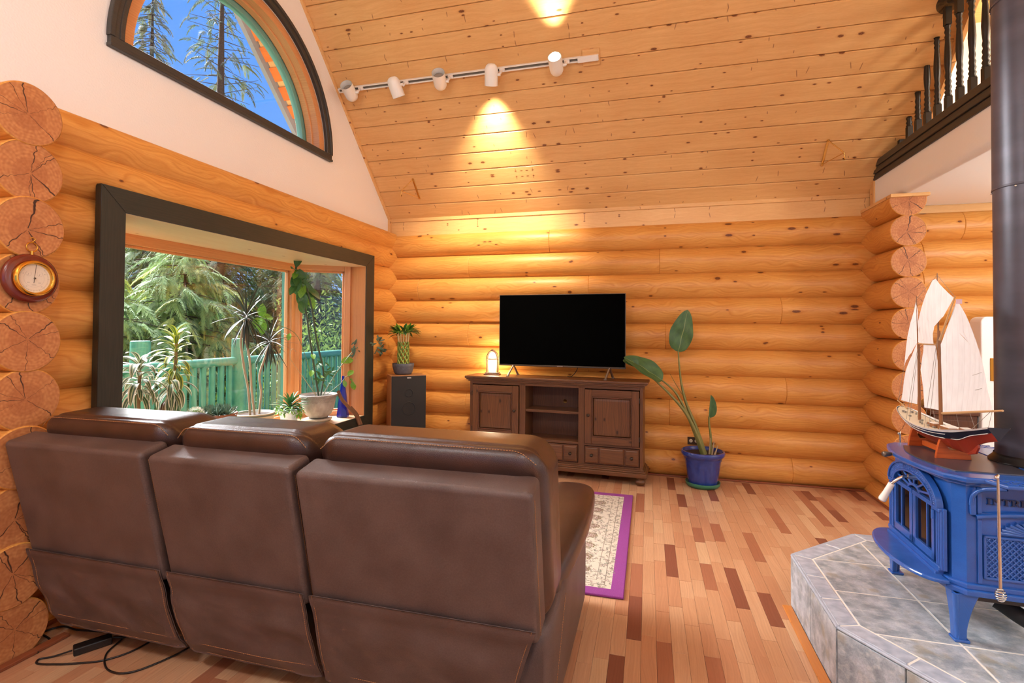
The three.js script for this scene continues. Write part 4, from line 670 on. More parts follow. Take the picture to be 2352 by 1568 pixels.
// ───────── tiled hearth ─────────
const HY = 0.277;
{
  const slate = (s) => tex(256, 256, (u, v) => { const f = fbm(u * 3 + s, v * 3, 5), g = fbm(u * 7 + s * 2, v * 9, 4), rst = smooth(0.25, 0.7, fbm(u * 2.2 - s, v * 2.2 + s, 3)); let c = mix3([186, 192, 198], [122, 132, 138], clamp(0.4 + 0.8 * f + 0.12 * N2(u * 70, v * 40))); c = mix3(c, [222, 222, 216], clamp(0.7 * g)); return mix3(c, [150, 138, 112], rst * 0.5); });
  const TM = [3, 8, 15, 22].map((s) => phy({ map: scaled(slate(s), 0.42, 0.42), roughness: 0.36, bumpMap: scaled(plasterBump, 0.4, 0.4), bumpScale: 0.0015 }));
  const slateB = (s) => tex(256, 128, (u, v) => mix3([196, 202, 212], [150, 160, 174], clamp(0.5 + 0.6 * fbm(u * 5 + s, v * 3, 4))));
  const BM = [31, 37].map((s) => phy({ map: scaled(slateB(s), 0.4, 0.2), roughness: 0.34 }));
  const grout = std({ color: new THREE.Color('#ece6da'), roughness: 0.9 });
  const O = [[3.737, 2.406], [3.737, 3.10], [4.05, 3.52], [5.6, 3.52], [5.6, 2.0], [4.17, 2.0]]; // outline x, z
  const h = struct('hearth', 'raised slate-tiled hearth under the blue stove', 'hearth');
  const off = (P, d) => P.map((p, i) => { const a = P[(i + P.length - 1) % P.length], b = P[(i + 1) % P.length], u = V(p[0] - a[0], 0, p[1] - a[1]).normalize(), w = V(b[0] - p[0], 0, b[1] - p[1]).normalize(), n1 = [u.z, -u.x], n2 = [w.z, -w.x], k = d / (1 + n1[0] * n2[0] + n1[1] * n2[1]); return [p[0] + (n1[0] + n2[0]) * k, p[1] + (n1[1] + n2[1]) * k]; });
  const I = off(O, 0.09), inw = Math.hypot(I[0][0] - 4.4, I[0][1] - 2.8) < Math.hypot(O[0][0] - 4.4, O[0][1] - 2.8); const J = inw ? I : off(O, -0.09);
  const slab = (P, y0, y1, bev = 0.002) => upY(extrude(poly(P.map(([x, z]) => [x, -z])), y1 - y0, bev, 2)).translate(0, y0, 0);
  part('core', [slab(off(O, inw ? 0.012 : -0.012), 0, HY - 0.0016, 0)], grout, h);
  const shrink = (P, d) => { let c = [0, 0]; P.forEach((p) => { c[0] += p[0] / P.length; c[1] += p[1] / P.length; }); const q = off(P, d), in2 = q.reduce((s, p) => s + Math.hypot(p[0] - c[0], p[1] - c[1]), 0) < P.reduce((s, p) => s + Math.hypot(p[0] - c[0], p[1] - c[1]), 0); return in2 ? q : off(P, -d); };
  // clip a convex polygon by a half plane a*x + b*z <= c
  const clipP = (P, a, b, c) => { const out = []; P.forEach((p, i) => { const q = P[(i + 1) % P.length], dp = a * p[0] + b * p[1] - c, dq = a * q[0] + b * q[1] - c; if (dp <= 0) out.push(p); if ((dp < 0 && dq > 0) || (dp > 0 && dq < 0)) { const t = dp / (dp - dq); out.push([mix(p[0], q[0], t), mix(p[1], q[1], t)]); } }); return out; };
  let k = 0;
  for (let i = -1; i < 5; i++) for (let j = -1; j < 4; j++) {
    let P = J.map((p) => [...p]); const x0 = 3.817 + i * 0.343, z0 = 2.092 + j * 0.343;
    P = clipP(P, -1, 0, -x0); if (P.length > 2) P = clipP(P, 1, 0, x0 + 0.343); if (P.length > 2) P = clipP(P, 0, -1, -z0); if (P.length > 2) P = clipP(P, 0, 1, z0 + 0.343);
    if (P.length < 3) continue; let A = 0; P.forEach((p, q) => { const n = P[(q + 1) % P.length]; A += p[0] * n[1] - n[0] * p[1]; }); if (Math.abs(A) / 2 < 0.004) continue;
    part('tile', metreUV(slab(shrink(P, 0.0045), HY - 0.01, HY, 0.0012), 'x', k * 0.37, k * 0.21), TM[k++ % 4], h);
  }
  // border tiles along each edge and upright face tiles
  const cuts = [[0.34, 0.67], [0.5], [0.2, 0.4, 0.6, 0.8], [0.33, 0.66], [0.17, 0.34, 0.5, 0.67, 0.84], [0.5]], faces = [[0.5], [0.5], [0.22, 0.44, 0.66, 0.88], [0.33, 0.66], [0.2, 0.4, 0.6, 0.8], [0.5]];
  O.forEach((p, e) => {
    const q = O[(e + 1) % 6], a = J[e], b = J[(e + 1) % 6], ts = [0, ...cuts[e], 1], L = (m, n, t) => [mix(m[0], n[0], t), mix(m[1], n[1], t)];
    for (let s = 0; s < ts.length - 1; s++) part('border_tile', metreUV(slab(shrink([L(p, q, ts[s]), L(p, q, ts[s + 1]), L(a, b, ts[s + 1]), L(a, b, ts[s])], 0.0038), HY - 0.012, HY + 0.001, 0.004), 'x', s * 0.4 + e), BM[(s + e) % 2], h);
    const fs = [0, ...faces[e], 1], len = Math.hypot(q[0] - p[0], q[1] - p[1]), ang = Math.atan2(-(q[1] - p[1]), q[0] - p[0]);
    for (let s = 0; s < fs.length - 1; s++) { const w = (fs[s + 1] - fs[s]) * len - 0.006, c = L(p, q, (fs[s] + fs[s + 1]) / 2), g = metreUV(box(w, HY - 0.018, 0.012, 0, (HY - 0.014) / 2 + 0.001, 0, 0.002), 'x', s * 0.6 + e, e * 0.3); const m = part('face_tile', g, TM[(s + e) % 4], h, [c[0], 0, c[1]]); m.rotation.y = ang; }
    const tr = part('edge_trim', box(len - 0.002, 0.012, 0.014, 0, HY - 0.006, 0, 0.005, 3), BM[0], h, [(p[0] + q[0]) / 2, 0, (p[1] + q[1]) / 2]); tr.rotation.y = ang;
  });
}
// ───────── blue enamel stove ─────────
const BLUE = phy({ map: scaled(tex(256, 256, (u, v) => mix3([46, 100, 182], [36, 80, 154], clamp(0.5 + 0.35 * fbm(u * 3, v * 3, 3) + 0.12 * N2(u * 60, v * 60)))), 0.4, 0.4), roughness: 0.22, clearcoat: 0.4, clearcoatRoughness: 0.12 });
const STEEL = phy({ color: new THREE.Color('#d8d4cc'), metalness: 1, roughness: 0.25 });
{
  const st = thing('wood_stove', 'blue enamelled cast-iron wood stove on the tiled hearth', 'stove', [4.165, HY, 2.788], -0.03);
  const dark = std({ color: new THREE.Color('#151312'), roughness: 0.7 }), plan = (P, y0, y1, bev = 0.004) => upY(extrude(poly(P.map(([x, z]) => [x, -z])), y1 - y0, bev, 2)).translate(0, y0, 0);
  const bow = (x0, b, half, n = 14) => Array.from({ length: n + 1 }, (_, i) => { const t = -1 + 2 * i / n; return [x0 - b * (1 - t * t), t * half]; }); // bowed front edge, z from -half to half
  const outline = (g, b) => [...bow(0 - g, b, 0.262 + g * 0.4).reverse(), [0.035 - g * 0.4, -0.30 - g], [0.46, -0.30 - g], [0.46, 0.30 + g], [0.035 - g * 0.4, 0.30 + g]];
  const cw = (P) => { let A = 0; P.forEach((p, i) => { const q = P[(i + 1) % P.length]; A += p[0] * q[1] - q[0] * p[1]; }); return A > 0 ? P.slice().reverse() : P; };
  part('body', plan(cw(outline(-0.004, 0.008)), 0.215, 0.632, 0.003), BLUE, st);
  part('base_moulding', [plan(cw(outline(0.022, 0.03)), 0.188, 0.212, 0.006), plan(cw(outline(0.010, 0.02)), 0.208, 0.232, 0.006)], BLUE, st);
  part('top_moulding', [plan(cw(outline(0.008, 0.03)), 0.612, 0.632, 0.006), plan(cw(outline(0.028, 0.05)), 0.628, 0.65, 0.007)], BLUE, st);
  part('griddle', plan(cw([...bow(0.03, 0.05, 0.235).reverse(), [0.30, -0.235], [0.30, 0.235]]), 0.645, 0.655, 0.003), phy({ color: new THREE.Color('#4d4a52'), roughness: 0.28, metalness: 0.4 }), st);
  part('top_plate', span(0.31, 0.455, 0.645, 0.654, -0.29, 0.29, 0.003), BLUE, st);
  // warming shelves
  for (const s of [1, -1]) {
    const P = s > 0 ? [[0.07, 0.30], [0.115, 0.405], [0.45, 0.405], [0.455, 0.30]] : [[0.07, -0.30], [0.455, -0.30], [0.45, -0.405], [0.115, -0.405]];
    const sh = part('warming_shelf', plan(cw(P), 0.634, 0.648, 0.005), BLUE, st);
    const bl = []; for (let i = 0; i < 9; i++) for (let j = 0; j < 4; j++) bl.push(box(0.03, 0.003, 0.014, 0.125 + i * 0.037 + (j % 2) * 0.016, 0.6495, s * (0.322 + j * 0.02), 0.001)); part('cast_pattern', bl, BLUE, sh).userData.kind = 'stuff';
    part('shelf_bracket', [tube([[0.05, 0.54, s * 0.303], [0.053, 0.575, s * 0.308], [0.07, 0.604, s * 0.325], [0.10, 0.62, s * 0.355], [0.125, 0.63, s * 0.38]], 0.008, 20, 8), box(0.02, 0.07, 0.012, 0.055, 0.535, s * 0.303, 0.004)], BLUE, st);
  }
  // front: arch band, fanlight and two glazed doors. front(z, y) lies at x = fx
  const fx = -0.012, F = (shape, d, bev = 0.002, x = fx) => extrude(shape, d, bev, 2, 28).applyMatrix4(new THREE.Matrix4().set(0, 0, -1, 0, 0, 1, 0, 0, 1, 0, 0, 0, 0, 0, 0, 1)).translate(x, 0, 0); // shape x -> z, y -> y, extruded to -x
  const fixF = (g) => { const n = g.index ? g.toNonIndexed() : g, p = n.attributes.position; n.computeVertexNormals(); return n; };
  const ell = (rx, ry, y0 = 0.495, hole) => { const s = new THREE.Shape(); s.absellipse(0, y0, rx, ry, 0, Math.PI, false, 0); s.closePath(); return s; };
  const ringE = (rx, ry, tx, ty, y0 = 0.495) => { const s = new THREE.Shape(); s.absellipse(0, y0, rx, ry, 0, Math.PI, false, 0); s.absellipse(0, y0, rx - tx, ry - ty, Math.PI, 0, true, 0); s.closePath(); return s; };
  const ab = part('arch_band', fixF(F(ringE(0.232, 0.118, 0.042, 0.034), 0.018)), BLUE, st);
  const hob = []; for (let i = 0; i < 44; i++) for (let j = 0; j < 4; j++) { const a = Math.PI * (i + 0.5 + (j % 2) * 0.5) / 44.5, q = (j + 0.6) / 4.4; hob.push(new THREE.SphereGeometry(0.0042, 6, 4).scale(0.6, 1, 1).translate(fx - 0.018, 0.495 + Math.sin(a) * (0.118 - 0.034 * q), Math.cos(a) * (0.232 - 0.042 * q))); }
  part('hobnail_relief', hob, BLUE, ab).userData.kind = 'stuff';
  part('arch_lip', fixF(F(ringE(0.24, 0.126, 0.010, 0.010), 0.026)), BLUE, st); part('arch_lip', fixF(F(ringE(0.192, 0.086, 0.010, 0.009), 0.022)), BLUE, st);
  const glassM = phy({ color: new THREE.Color('#0b0a0a'), roughness: 0.08, specularIntensity: 1 });
  part('door_glass', [fixF(F(ell(0.183, 0.078), 0.004, 0, fx + 0.002)), span(fx - 0.004, fx + 0.004, 0.29, 0.50, -0.183, 0.183)], glassM, st);
  const bar = (z0, z1, y0, y1, d = 0.016) => span(fx - d, fx + 0.002, y0, y1, z0, z1, 0.003);
  const fan = []; for (const a of [0.42, 0.95, 1.5708, 2.19, 2.72]) fan.push(rod([fx - 0.006, 0.497 + 0.028 * Math.sin(a), 0.05 * Math.cos(a)], [fx - 0.006, 0.497 + 0.076 * Math.sin(a), 0.18 * Math.cos(a)], 0.006, 0.006, 6)); fan.push(fixF(F(ringE(0.06, 0.034, 0.014, 0.012), 0.012)));
  part('fanlight_bars', fan, BLUE, st);
  for (const s of [-1, 1]) {
    const d = new THREE.Group(); d.name = 'door'; st.add(d); const m = (a, b, ...r) => (s > 0 ? bar(a, b, ...r) : bar(-b, -a, ...r));
    part('stile', m(0.004, 0.03, 0.262, 0.50), BLUE, d); part('stile', m(0.172, 0.192, 0.262, 0.50), BLUE, d); part('bottom_rail', m(0.004, 0.192, 0.262, 0.296), BLUE, d); part('top_rail', m(0.004, 0.192, 0.483, 0.502, 0.018), BLUE, d); part('muntin', m(0.118, 0.127, 0.29, 0.49, 0.012), BLUE, d);
    part('hinge_pin', [s > 0 ? rod([fx - 0.02, 0.44, 0.2], [fx - 0.02, 0.478, 0.2], 0.008) : rod([fx - 0.02, 0.44, -0.2], [fx - 0.02, 0.478, -0.2], 0.008), box(0.02, 0.018, 0.05, fx - 0.012, 0.487, s * 0.222, 0.005), box(0.02, 0.018, 0.05, fx - 0.012, 0.252, s * 0.222, 0.005)], BLUE, st);
    const cg = [box(0.014, 0.25, 0.055, fx - 0.002, 0.372, s * 0.228, 0.003)]; for (const o of [-0.017, 0, 0.017]) cg.push(rod([fx - 0.010, 0.25, s * 0.228 + o], [fx - 0.010, 0.485, s * 0.228 + o], 0.0065, 0.0065, 8)); part('fluted_column', cg, BLUE, st);
  }
  part('door_sill', [bar(-0.24, 0.24, 0.236, 0.258, 0.022), bar(-0.235, 0.235, 0.222, 0.238, 0.03)], BLUE, st);
  const lip = []; for (let i = 0; i <= 24; i++) { const a = Math.PI * i / 24; lip.push([-0.015 - 0.135 * Math.sin(a) ** 0.8, -0.285 * Math.cos(a)]); }
  part('ash_lip', plan(cw(lip), 0.208, 0.226, 0.006), BLUE, st);
  // side facing the room: recessed panel, shell, lattice, lettering
  for (const s of [1, -1]) {
    const z = s * 0.298, S = (x0, x1, y0, y1, d, r = 0.003) => span(x0, x1, y0, y1, Math.min(z, z + s * d), Math.max(z, z + s * d), r);
    part('side_frame', [S(0.07, 0.085, 0.235, 0.61, 0.006), S(0.435, 0.45, 0.235, 0.61, 0.006), S(0.07, 0.45, 0.50, 0.512, 0.006)], BLUE, st);
    const arcP = []; for (let i = 0; i <= 12; i++) { const t = i / 12; arcP.push([0.062 + 0.40 * t, 0.495 + 0.022 * Math.sin(Math.PI * Math.min(1, t * 2.2) / 2), z + s * 0.010]); } part('arch_moulding', tube(arcP, 0.009, 30, 8), BLUE, st);
    part('lattice_frame', [S(0.088, 0.098, 0.255, 0.425, 0.008), S(0.422, 0.432, 0.255, 0.425, 0.008), S(0.088, 0.432, 0.415, 0.425, 0.008), S(0.088, 0.432, 0.255, 0.265, 0.008)], BLUE, st);
    const lat = []; for (let i = -7; i < 20; i++) for (const dgn of [1, -1]) { let x0 = 0.098 + i * 0.019, y0 = dgn > 0 ? 0.265 : 0.415, x1 = x0 + 0.13, y1 = dgn > 0 ? 0.415 : 0.265; const cl = (t) => [mix(x0, x1, t), mix(y0, y1, t)]; const ta = clamp((0.098 - x0) / 0.13), tb = clamp((0.422 - x0) / 0.13); if (tb - ta < 0.05) continue; const a = cl(ta), b = cl(tb); lat.push(rod([a[0], a[1], z + s * 0.001], [b[0], b[1], z + s * 0.001], 0.0034, 0.0034, 5)); } part('lattice', lat, BLUE, st).userData.kind = 'stuff';
    const shell = []; for (let i = 0; i < 15; i++) { const a = 0.12 + (Math.PI - 0.24) * i / 14, ca = Math.cos(a), sa = Math.sin(a); shell.push(rod([0.26 + ca * 0.018, 0.432 + sa * 0.010, z + s * 0.002], [0.26 + ca * 0.122, 0.432 + sa * 0.058, z + s * 0.002], 0.003, 0.009, 7)); } shell.push(new THREE.SphereGeometry(0.02, 14, 8).scale(1.3, 0.7, 0.4).translate(0.26, 0.436, z + s * 0.004)); part('shell_relief', shell, BLUE, st);
  }
  const font = await new FontLoader().loadAsync('fonts/droid/droid_serif_bold.typeface.json');
  const tg = new TextGeometry('INTREPID', { font, size: 0.024, depth: 0.005, curveSegments: 4, bevelEnabled: false }); tg.computeBoundingBox(); tg.scale(1.25, 1, 1); part('lettering', tg.translate(0.10, 0.545, 0.297), phy({ color: new THREE.Color('#1e2f58'), roughness: 0.3 }), st);
  // legs
  const leg = (sx, sz, x, z) => { const s = new THREE.Shape(); s.moveTo(0, 0.19); s.lineTo(0.082, 0.19); s.quadraticCurveTo(0.05, 0.12, 0.040, 0.05); s.lineTo(0.038, 0); s.lineTo(0.008, 0); s.lineTo(0.010, 0.05); s.quadraticCurveTo(0.006, 0.12, 0, 0.19); const a = extrude(s, 0.022, 0.003, 1, 8), b = extrude(s, 0.022, 0.003, 1, 8).rotateY(-Math.PI / 2).translate(0.022, 0, 0); const rib = rod([0.012, 0.004, 0.012], [0.004, 0.188, 0.006], 0.010, 0.012, 8); const g = merge([a, b, rib, box(0.052, 0.012, 0.05, 0.022, 0.006, 0.02, 0.004)]); g.scale(sx, 1, sz).translate(x, 0, z); if (sx * sz < 0) { const p = g.attributes.position.array, n = g.attributes.normal.array; for (let i = 0; i < p.length; i += 9) for (let c = 0; c < 3; c++) { let t = p[i + c]; p[i + c] = p[i + 3 + c]; p[i + 3 + c] = t; t = n[i + c]; n[i + c] = n[i + 3 + c]; n[i + 3 + c] = t; } } return g; };
  for (const [sx, sz, x, z] of [[1, -1, -0.008, 0.308], [1, 1, -0.008, -0.308], [-1, -1, 0.468, 0.308], [-1, 1, 0.468, -0.308]]) part('leg', leg(sx, sz, x, z), BLUE, st);
  part('ash_pan', span(0.06, 0.42, 0.13, 0.19, -0.22, 0.22, 0.006), std({ color: new THREE.Color('#4a3a30'), roughness: 0.6 }), st);
  part('air_duct', [tube([[0.2, 0.12, 0.16], [0.28, 0.075, 0.22], [0.36, 0.06, 0.26], [0.46, 0.06, 0.27]], 0.032, 24, 14), ], dark, st); part('pan_latch', lathe([[0.012, 0], [0.02, 0], [0.02, 0.01], [0.012, 0.01]], 16).rotateX(Math.PI / 2).translate(0.09, 0.165, 0.22), dark, st);
  // door handle, damper lever
  part('door_handle', [rod([fx - 0.01, 0.565, 0.045], [fx - 0.05, 0.57, 0.045], 0.011), tube([[fx - 0.05, 0.57, 0.045], [fx - 0.075, 0.566, 0.055], [fx - 0.10, 0.545, 0.052], [fx - 0.11, 0.53, 0.045]], 0.007, 16, 8)], STEEL, st);
  part('handle_grip', lathe([[0, 0], [0.011, 0], [0.013, 0.004], [0.0135, 0.05], [0.0165, 0.088], [0.0155, 0.095], [0, 0.096]], 20).rotateX(Math.PI).rotateZ(-0.30).rotateX(0.34).translate(fx - 0.11, 0.532, 0.045), phy({ color: new THREE.Color('#efeae0'), roughness: 0.25 }), st);
  part('damper_lever', [rod([-0.02, 0.645, -0.06], [-0.085, 0.638, -0.085], 0.006, 0.006, 8), lathe([[0, 0], [0.008, 0], [0.011, 0.012], [0.013, 0.034], [0.010, 0.04], [0, 0.04]], 14).rotateZ(Math.PI / 2).rotateY(0.36).translate(-0.078, 0.638, -0.083)], phy({ color: new THREE.Color('#6e6258'), metalness: 0.7, roughness: 0.35 }), st);
  // stovepipe
  const pipeM = phy({ map: scaled(tex(128, 256, (u, v) => mix3([60, 58, 66], [82, 78, 88], clamp(0.5 + 0.5 * fbm(u * 3, v * 3, 4)))), 0.4, 1), roughness: 0.38, metalness: 0.25 });
  const fp = thing('stovepipe', 'dark steel stovepipe rising from the blue stove', 'stovepipe', [4.568, HY + 0.65, 2.80]);
  part('collar', lathe([[0.12, 0], [0.135, 0], [0.135, 0.012], [0.118, 0.03], [0.116, 0.04]], 48), M.black, fp);
  for (const [a, b] of [[0.0, 1.20], [1.205, 2.02], [2.025, 3.6]]) part('pipe_section', metreUV(new THREE.CylinderGeometry(0.11, 0.112, b - a, 64, 1, true).translate(0, (a + b) / 2, 0), 'y'), pipeM, fp);
  part('joint_screw', [[1.19, 3.6], [1.19, 2.4], [2.0, 3.5], [2.0, 2.2]].map(([y, a]) => new THREE.SphereGeometry(0.005, 8, 6).translate(Math.cos(a) * 0.112, y, Math.sin(a) * 0.112)), STEEL, fp);
  for (const y of [0, 0.821]) part('joint_lip', [lathe([[0.112, 1.195 + y], [0.1135, 1.197 + y], [0.1135, 1.203 + y], [0.112, 1.205 + y]], 64)], pipeM, fp); 
  // stove tools with coiled handles
  const tool = (x, y, z, label) => { const t = thing('stove_tool', label, 'stove tool', [x, y, z], 0, 'coil-handled stove tools'); part('rod', rod([0, 0, 0], [0.004, -0.40, 0], 0.0045, 0.0055, 10), STEEL, t); part('hook', [tube([[0, 0, 0], [0, 0.012, 0], [0.006, 0.018, -0.01], [0.006, 0.01, -0.02]], 0.0045, 12, 6), new THREE.SphereGeometry(0.007, 10, 8).translate(-0.006, 0.012, 0.004)], STEEL, t); const c = []; for (let i = 0; i <= 60; i++) { const u = i / 60, a = u * 6.283 * 6; c.push([0.004 + Math.cos(a) * 0.016 * Math.sin(Math.PI * (0.12 + 0.8 * u)), -0.395 - 0.05 * u, Math.sin(a) * 0.016 * Math.sin(Math.PI * (0.12 + 0.8 * u))]); } part('coil_handle', tube(c, 0.0026, 150, 6), STEEL, t); };
  tool(4.232, 0.945, 3.205, 'steel poker with coiled handle hanging before the stove lettering'); tool(4.262, 0.945, 2.372, 'steel tool with coiled handle hanging behind the stove door');
}
// ───────── model schooner ─────────
{
  const sh = thing('model_ship', 'model schooner with white sails on an orange stand on the stove', 'model ship', [4.285, HY + 0.655, 0]);
  const Y0 = HY + 0.655; // local y = world y - Y0; local z = world z
  const sheer = (t) => 0.165 - 0.42 * t * 0.32 + 0.16 * t * t - 0.035 * Math.sin(Math.PI * t) * 0.6, zt = (t) => mix(2.325, 3.115, t);
  const breadth = (t) => 0.076 * Math.pow(Math.sin(Math.PI * Math.pow(clamp(t * 0.86 + 0.0), 0.75)), 0.75) * (t < 0.02 ? t / 0.02 : 1);
  const keelY = (t) => { const k = [[0, 0.155], [0.06, 0.125], [0.14, 0.095], [0.22, 0.07], [0.34, 0.05], [0.5, 0.045], [0.62, 0.045], [0.76, 0.05], [0.80, 0.07], [0.85, 0.105], [0.92, 0.125], [1, 0.142]]; for (let i = 1; i < k.length; i++) if (t <= k[i][0]) return mix(k[i - 1][1], k[i][1], (t - k[i - 1][0]) / (k[i][0] - k[i - 1][0])); return 0.142; };
  const hullStrip = (f0, f1, rows = 6) => { const pos = [], idx = [], n = 48; for (const s of [-1, 1]) { const base = pos.length / 3; for (let i = 0; i <= n; i++) { const t = i / n; for (let j = 0; j <= rows; j++) { const f = mix(f0, f1, j / rows), y = mix(keelY(t), sheer(t), f), b = breadth(t) * Math.pow(f, t > 0.7 ? 1.1 : 0.62) + 0.003; pos.push(s * b, y, zt(t)); } } const m = rows + 1; for (let i = 0; i < n; i++) for (let j = 0; j < rows; j++) { const a = base + i * m + j; s > 0 ? idx.push(a, a + 1, a + m, a + 1, a + m + 1, a + m) : idx.push(a, a + m, a + 1, a + 1, a + m, a + m + 1); } } const g = new THREE.BufferGeometry(); g.setAttribute('position', new THREE.Float32BufferAttribute(pos, 3)); g.setIndex(idx); g.computeVertexNormals(); return g; };
  const red = phy({ color: new THREE.Color('#9a3420'), roughness: 0.3 }), navy = phy({ color: new THREE.Color('#1c2130'), roughness: 0.25 }), whiteM = phy({ color: new THREE.Color('#ece7dc'), roughness: 0.5 }), mastM = phy({ color: new THREE.Color('#8a5730'), roughness: 0.45 }), spar = phy({ color: new THREE.Color('#c49a6a'), roughness: 0.5 }), rope = std({ color: new THREE.Color('#8f8578'), roughness: 0.9 });
  part('hull_bottom', hullStrip(0, 0.62), red, sh); part('hull_side', hullStrip(0.62, 0.95), navy, sh); part('bulwark', hullStrip(0.95, 1.07, 2), whiteM, sh);
  const stripe = (f, t0, t1, w) => { const L = []; for (const s of [-1, 1]) { const P = []; for (let i = 0; i <= 30; i++) { const t = mix(t0, t1, i / 30); P.push([s * (breadth(t) * Math.pow(f, t > 0.7 ? 1.1 : 0.62) + 0.0035), mix(keelY(t), sheer(t), f), zt(t)]); } L.push(tube(P, w, 60, 5)); } return L; };
  part('waterline_stripe', stripe(0.62, 0.05, 0.98, 0.0016), whiteM, sh); part('side_stripe', stripe(0.84, 0.06, 0.7, 0.0014), whiteM, sh);
  { const s = [], n = 30, pos = [], idx = []; for (let i = 0; i <= n; i++) { const t = mix(0.01, 1, i / n); for (const q of [-1, 1]) pos.push(q * breadth(t) * 0.96, mix(keelY(t), sheer(t), 0.94), zt(t)); } for (let i = 0; i < n; i++) idx.push(2 * i, 2 * i + 2, 2 * i + 1, 2 * i + 1, 2 * i + 2, 2 * i + 3); const g = new THREE.BufferGeometry(); g.setAttribute('position', new THREE.Float32BufferAttribute(pos, 3)); g.setIndex(idx); g.computeVertexNormals(); part('deck', g, phy({ color: new THREE.Color('#d9c9ab'), roughness: 0.6 }), sh); }
  part('transom', (() => { const P = []; const t = 1; for (let j = 0; j <= 8; j++) { const f = mix(0, 1.05, j / 8); P.push([breadth(t) * Math.pow(f, 1.1) + 0.003, mix(keelY(t), sheer(t), f)]); } return extrude(poly([...P, ...P.slice().reverse().map(([x, y]) => [-x, y])]), 0.004).translate(0, 0, 3.112); })(), navy, sh);
  part('rudder', [toX(extrude(poly([[-2.925, 0.045], [-2.975, 0.06], [-2.995, 0.09], [-2.985, 0.13], [-2.955, 0.13], [-2.94, 0.08]]), 0.008, 0.001)).translate(-0.004, 0, 0), ...[0.062, 0.085, 0.108].map((y) => box(0.011, 0.003, 0.03, 0, y, 2.955))], red, sh);
  const dk = (t) => mix(keelY(t), sheer(t), 0.95), houses = [[0.42, 0.06, 0.03], [0.57, 0.10, 0.04], [0.74, 0.05, 0.035]];
  for (const [t, L, w] of houses) { const c = part('deckhouse', box(w, 0.018, L, 0, dk(t) + 0.008, zt(t), 0.003), mastM, sh); part('hatch', box(w * 0.8, 0.004, L * 0.7, 0, dk(t) + 0.019, zt(t), 0.001), whiteM, c); }
  { const g = []; const r = rng(61); for (let i = 0; i < 26; i++) { const t = 0.1 + 0.45 * r(); g.push(i % 2 ? lathe([[0, 0], [0.004, 0], [0.005, 0.005], [0.003, 0.012], [0, 0.013]], 8).translate((r() - 0.5) * 0.06, dk(t), zt(t)) : box(0.008, 0.008, 0.012, (r() - 0.5) * 0.06, dk(t) + 0.004, zt(t))); } part('deck_fittings', g, rope, sh).userData.kind = 'stuff'; }
  const yl = (y) => y - Y0;
  part('foremast', [rod([0, dk(0.25), 2.523], [0, yl(1.44), 2.518], 0.0065, 0.005), rod([0, yl(1.40), 2.514], [0, yl(1.675), 2.502], 0.0035, 0.002)], mastM, sh); part('mainmast', [rod([0, dk(0.48), 2.715], [0, yl(1.50), 2.703], 0.0075, 0.006), rod([0, yl(1.46), 2.70], [0, yl(1.768), 2.693], 0.004, 0.002)], mastM, sh);
  part('boom', rod([0, yl(1.12), 2.728], [0.0, yl(1.196), 3.14], 0.006, 0.004), spar, sh); part('gaff', rod([0, yl(1.455), 2.71], [0, yl(1.652), 2.835], 0.0045, 0.003), spar, sh); part('fore_gaff', rod([0, yl(1.434), 2.515], [0, yl(1.435), 2.68], 0.004, 0.003), spar, sh);
  part('bowsprit', rod([0, sheer(0.05) + 0.004, 2.40], [0, yl(1.122), 2.29], 0.004, 0.0025), spar, sh);
  const cloth = phy({ map: scaled(tex(256, 256, (u, v) => { const l = Math.abs(((u * 12) % 1) - 0.5) < 0.03 ? 0.5 : 0; return mix3([250, 249, 248], [226, 224, 222], clamp(0.25 + 0.3 * fbm(u * 9, v * 3, 3) + l)); }), 0.4, 0.4), roughness: 0.9, transmission: 0.25, thickness: 0, side: THREE.DoubleSide });
  const sail = (name, P, belly) => { // outline in z, y; a thin curved sheet
    const s = new THREE.ShapeGeometry(poly(P.map(([z, y]) => [z, yl(y)]))); let g = s.toNonIndexed(); for (let k = 0; k < 4; k++) { const p = g.attributes.position.array, q = []; for (let i = 0; i < p.length; i += 9) { const A = [p[i], p[i + 1]], B = [p[i + 3], p[i + 4]], C = [p[i + 6], p[i + 7]], e = [[A, B, C], [B, C, A], [C, A, B]].map((t) => [Math.hypot(t[0][0] - t[1][0], t[0][1] - t[1][1]), t]).sort((m, n) => n[0] - m[0])[0]; if (e[0] < 0.03) { q.push(...A, 0, ...B, 0, ...C, 0); continue; } const [a, b, c] = e[1], m = [(a[0] + b[0]) / 2, (a[1] + b[1]) / 2]; q.push(...a, 0, ...m, 0, ...c, 0, ...m, 0, ...b, 0, ...c, 0); } g = new THREE.BufferGeometry(); g.setAttribute('position', new THREE.Float32BufferAttribute(q, 3)); }
    const zs = P.map((p) => p[0]), ys = P.map((p) => yl(p[1])), z0 = Math.min(...zs), z1 = Math.max(...zs), y0 = Math.min(...ys), y1 = Math.max(...ys), p = g.attributes.position, uv = []; for (let i = 0; i < p.count; i++) { const z = p.getX(i), y = p.getY(i), d = belly * Math.sin(Math.PI * (z - z0) / (z1 - z0)) * (0.35 + 0.65 * Math.sin(Math.PI * (y - y0) / (y1 - y0))) + 0.0015 * fbm(z * 30, y * 20, 2); p.setXYZ(i, d, y, z); uv.push(z, y); } g.setAttribute('uv', new THREE.Float32BufferAttribute(uv, 2)); const gi = mergeVertices(g, 1e-4); gi.computeVertexNormals(); return part(name, gi, cloth, sh); };
  const ms = sail('mainsail', [[2.83, 1.639], [2.876, 1.569], [2.919, 1.476], [2.982, 1.354], [3.034, 1.262], [3.08, 1.192], [2.9, 1.156], [2.728, 1.124], [2.722, 1.281], [2.719, 1.435], [2.767, 1.54]], 0.03);
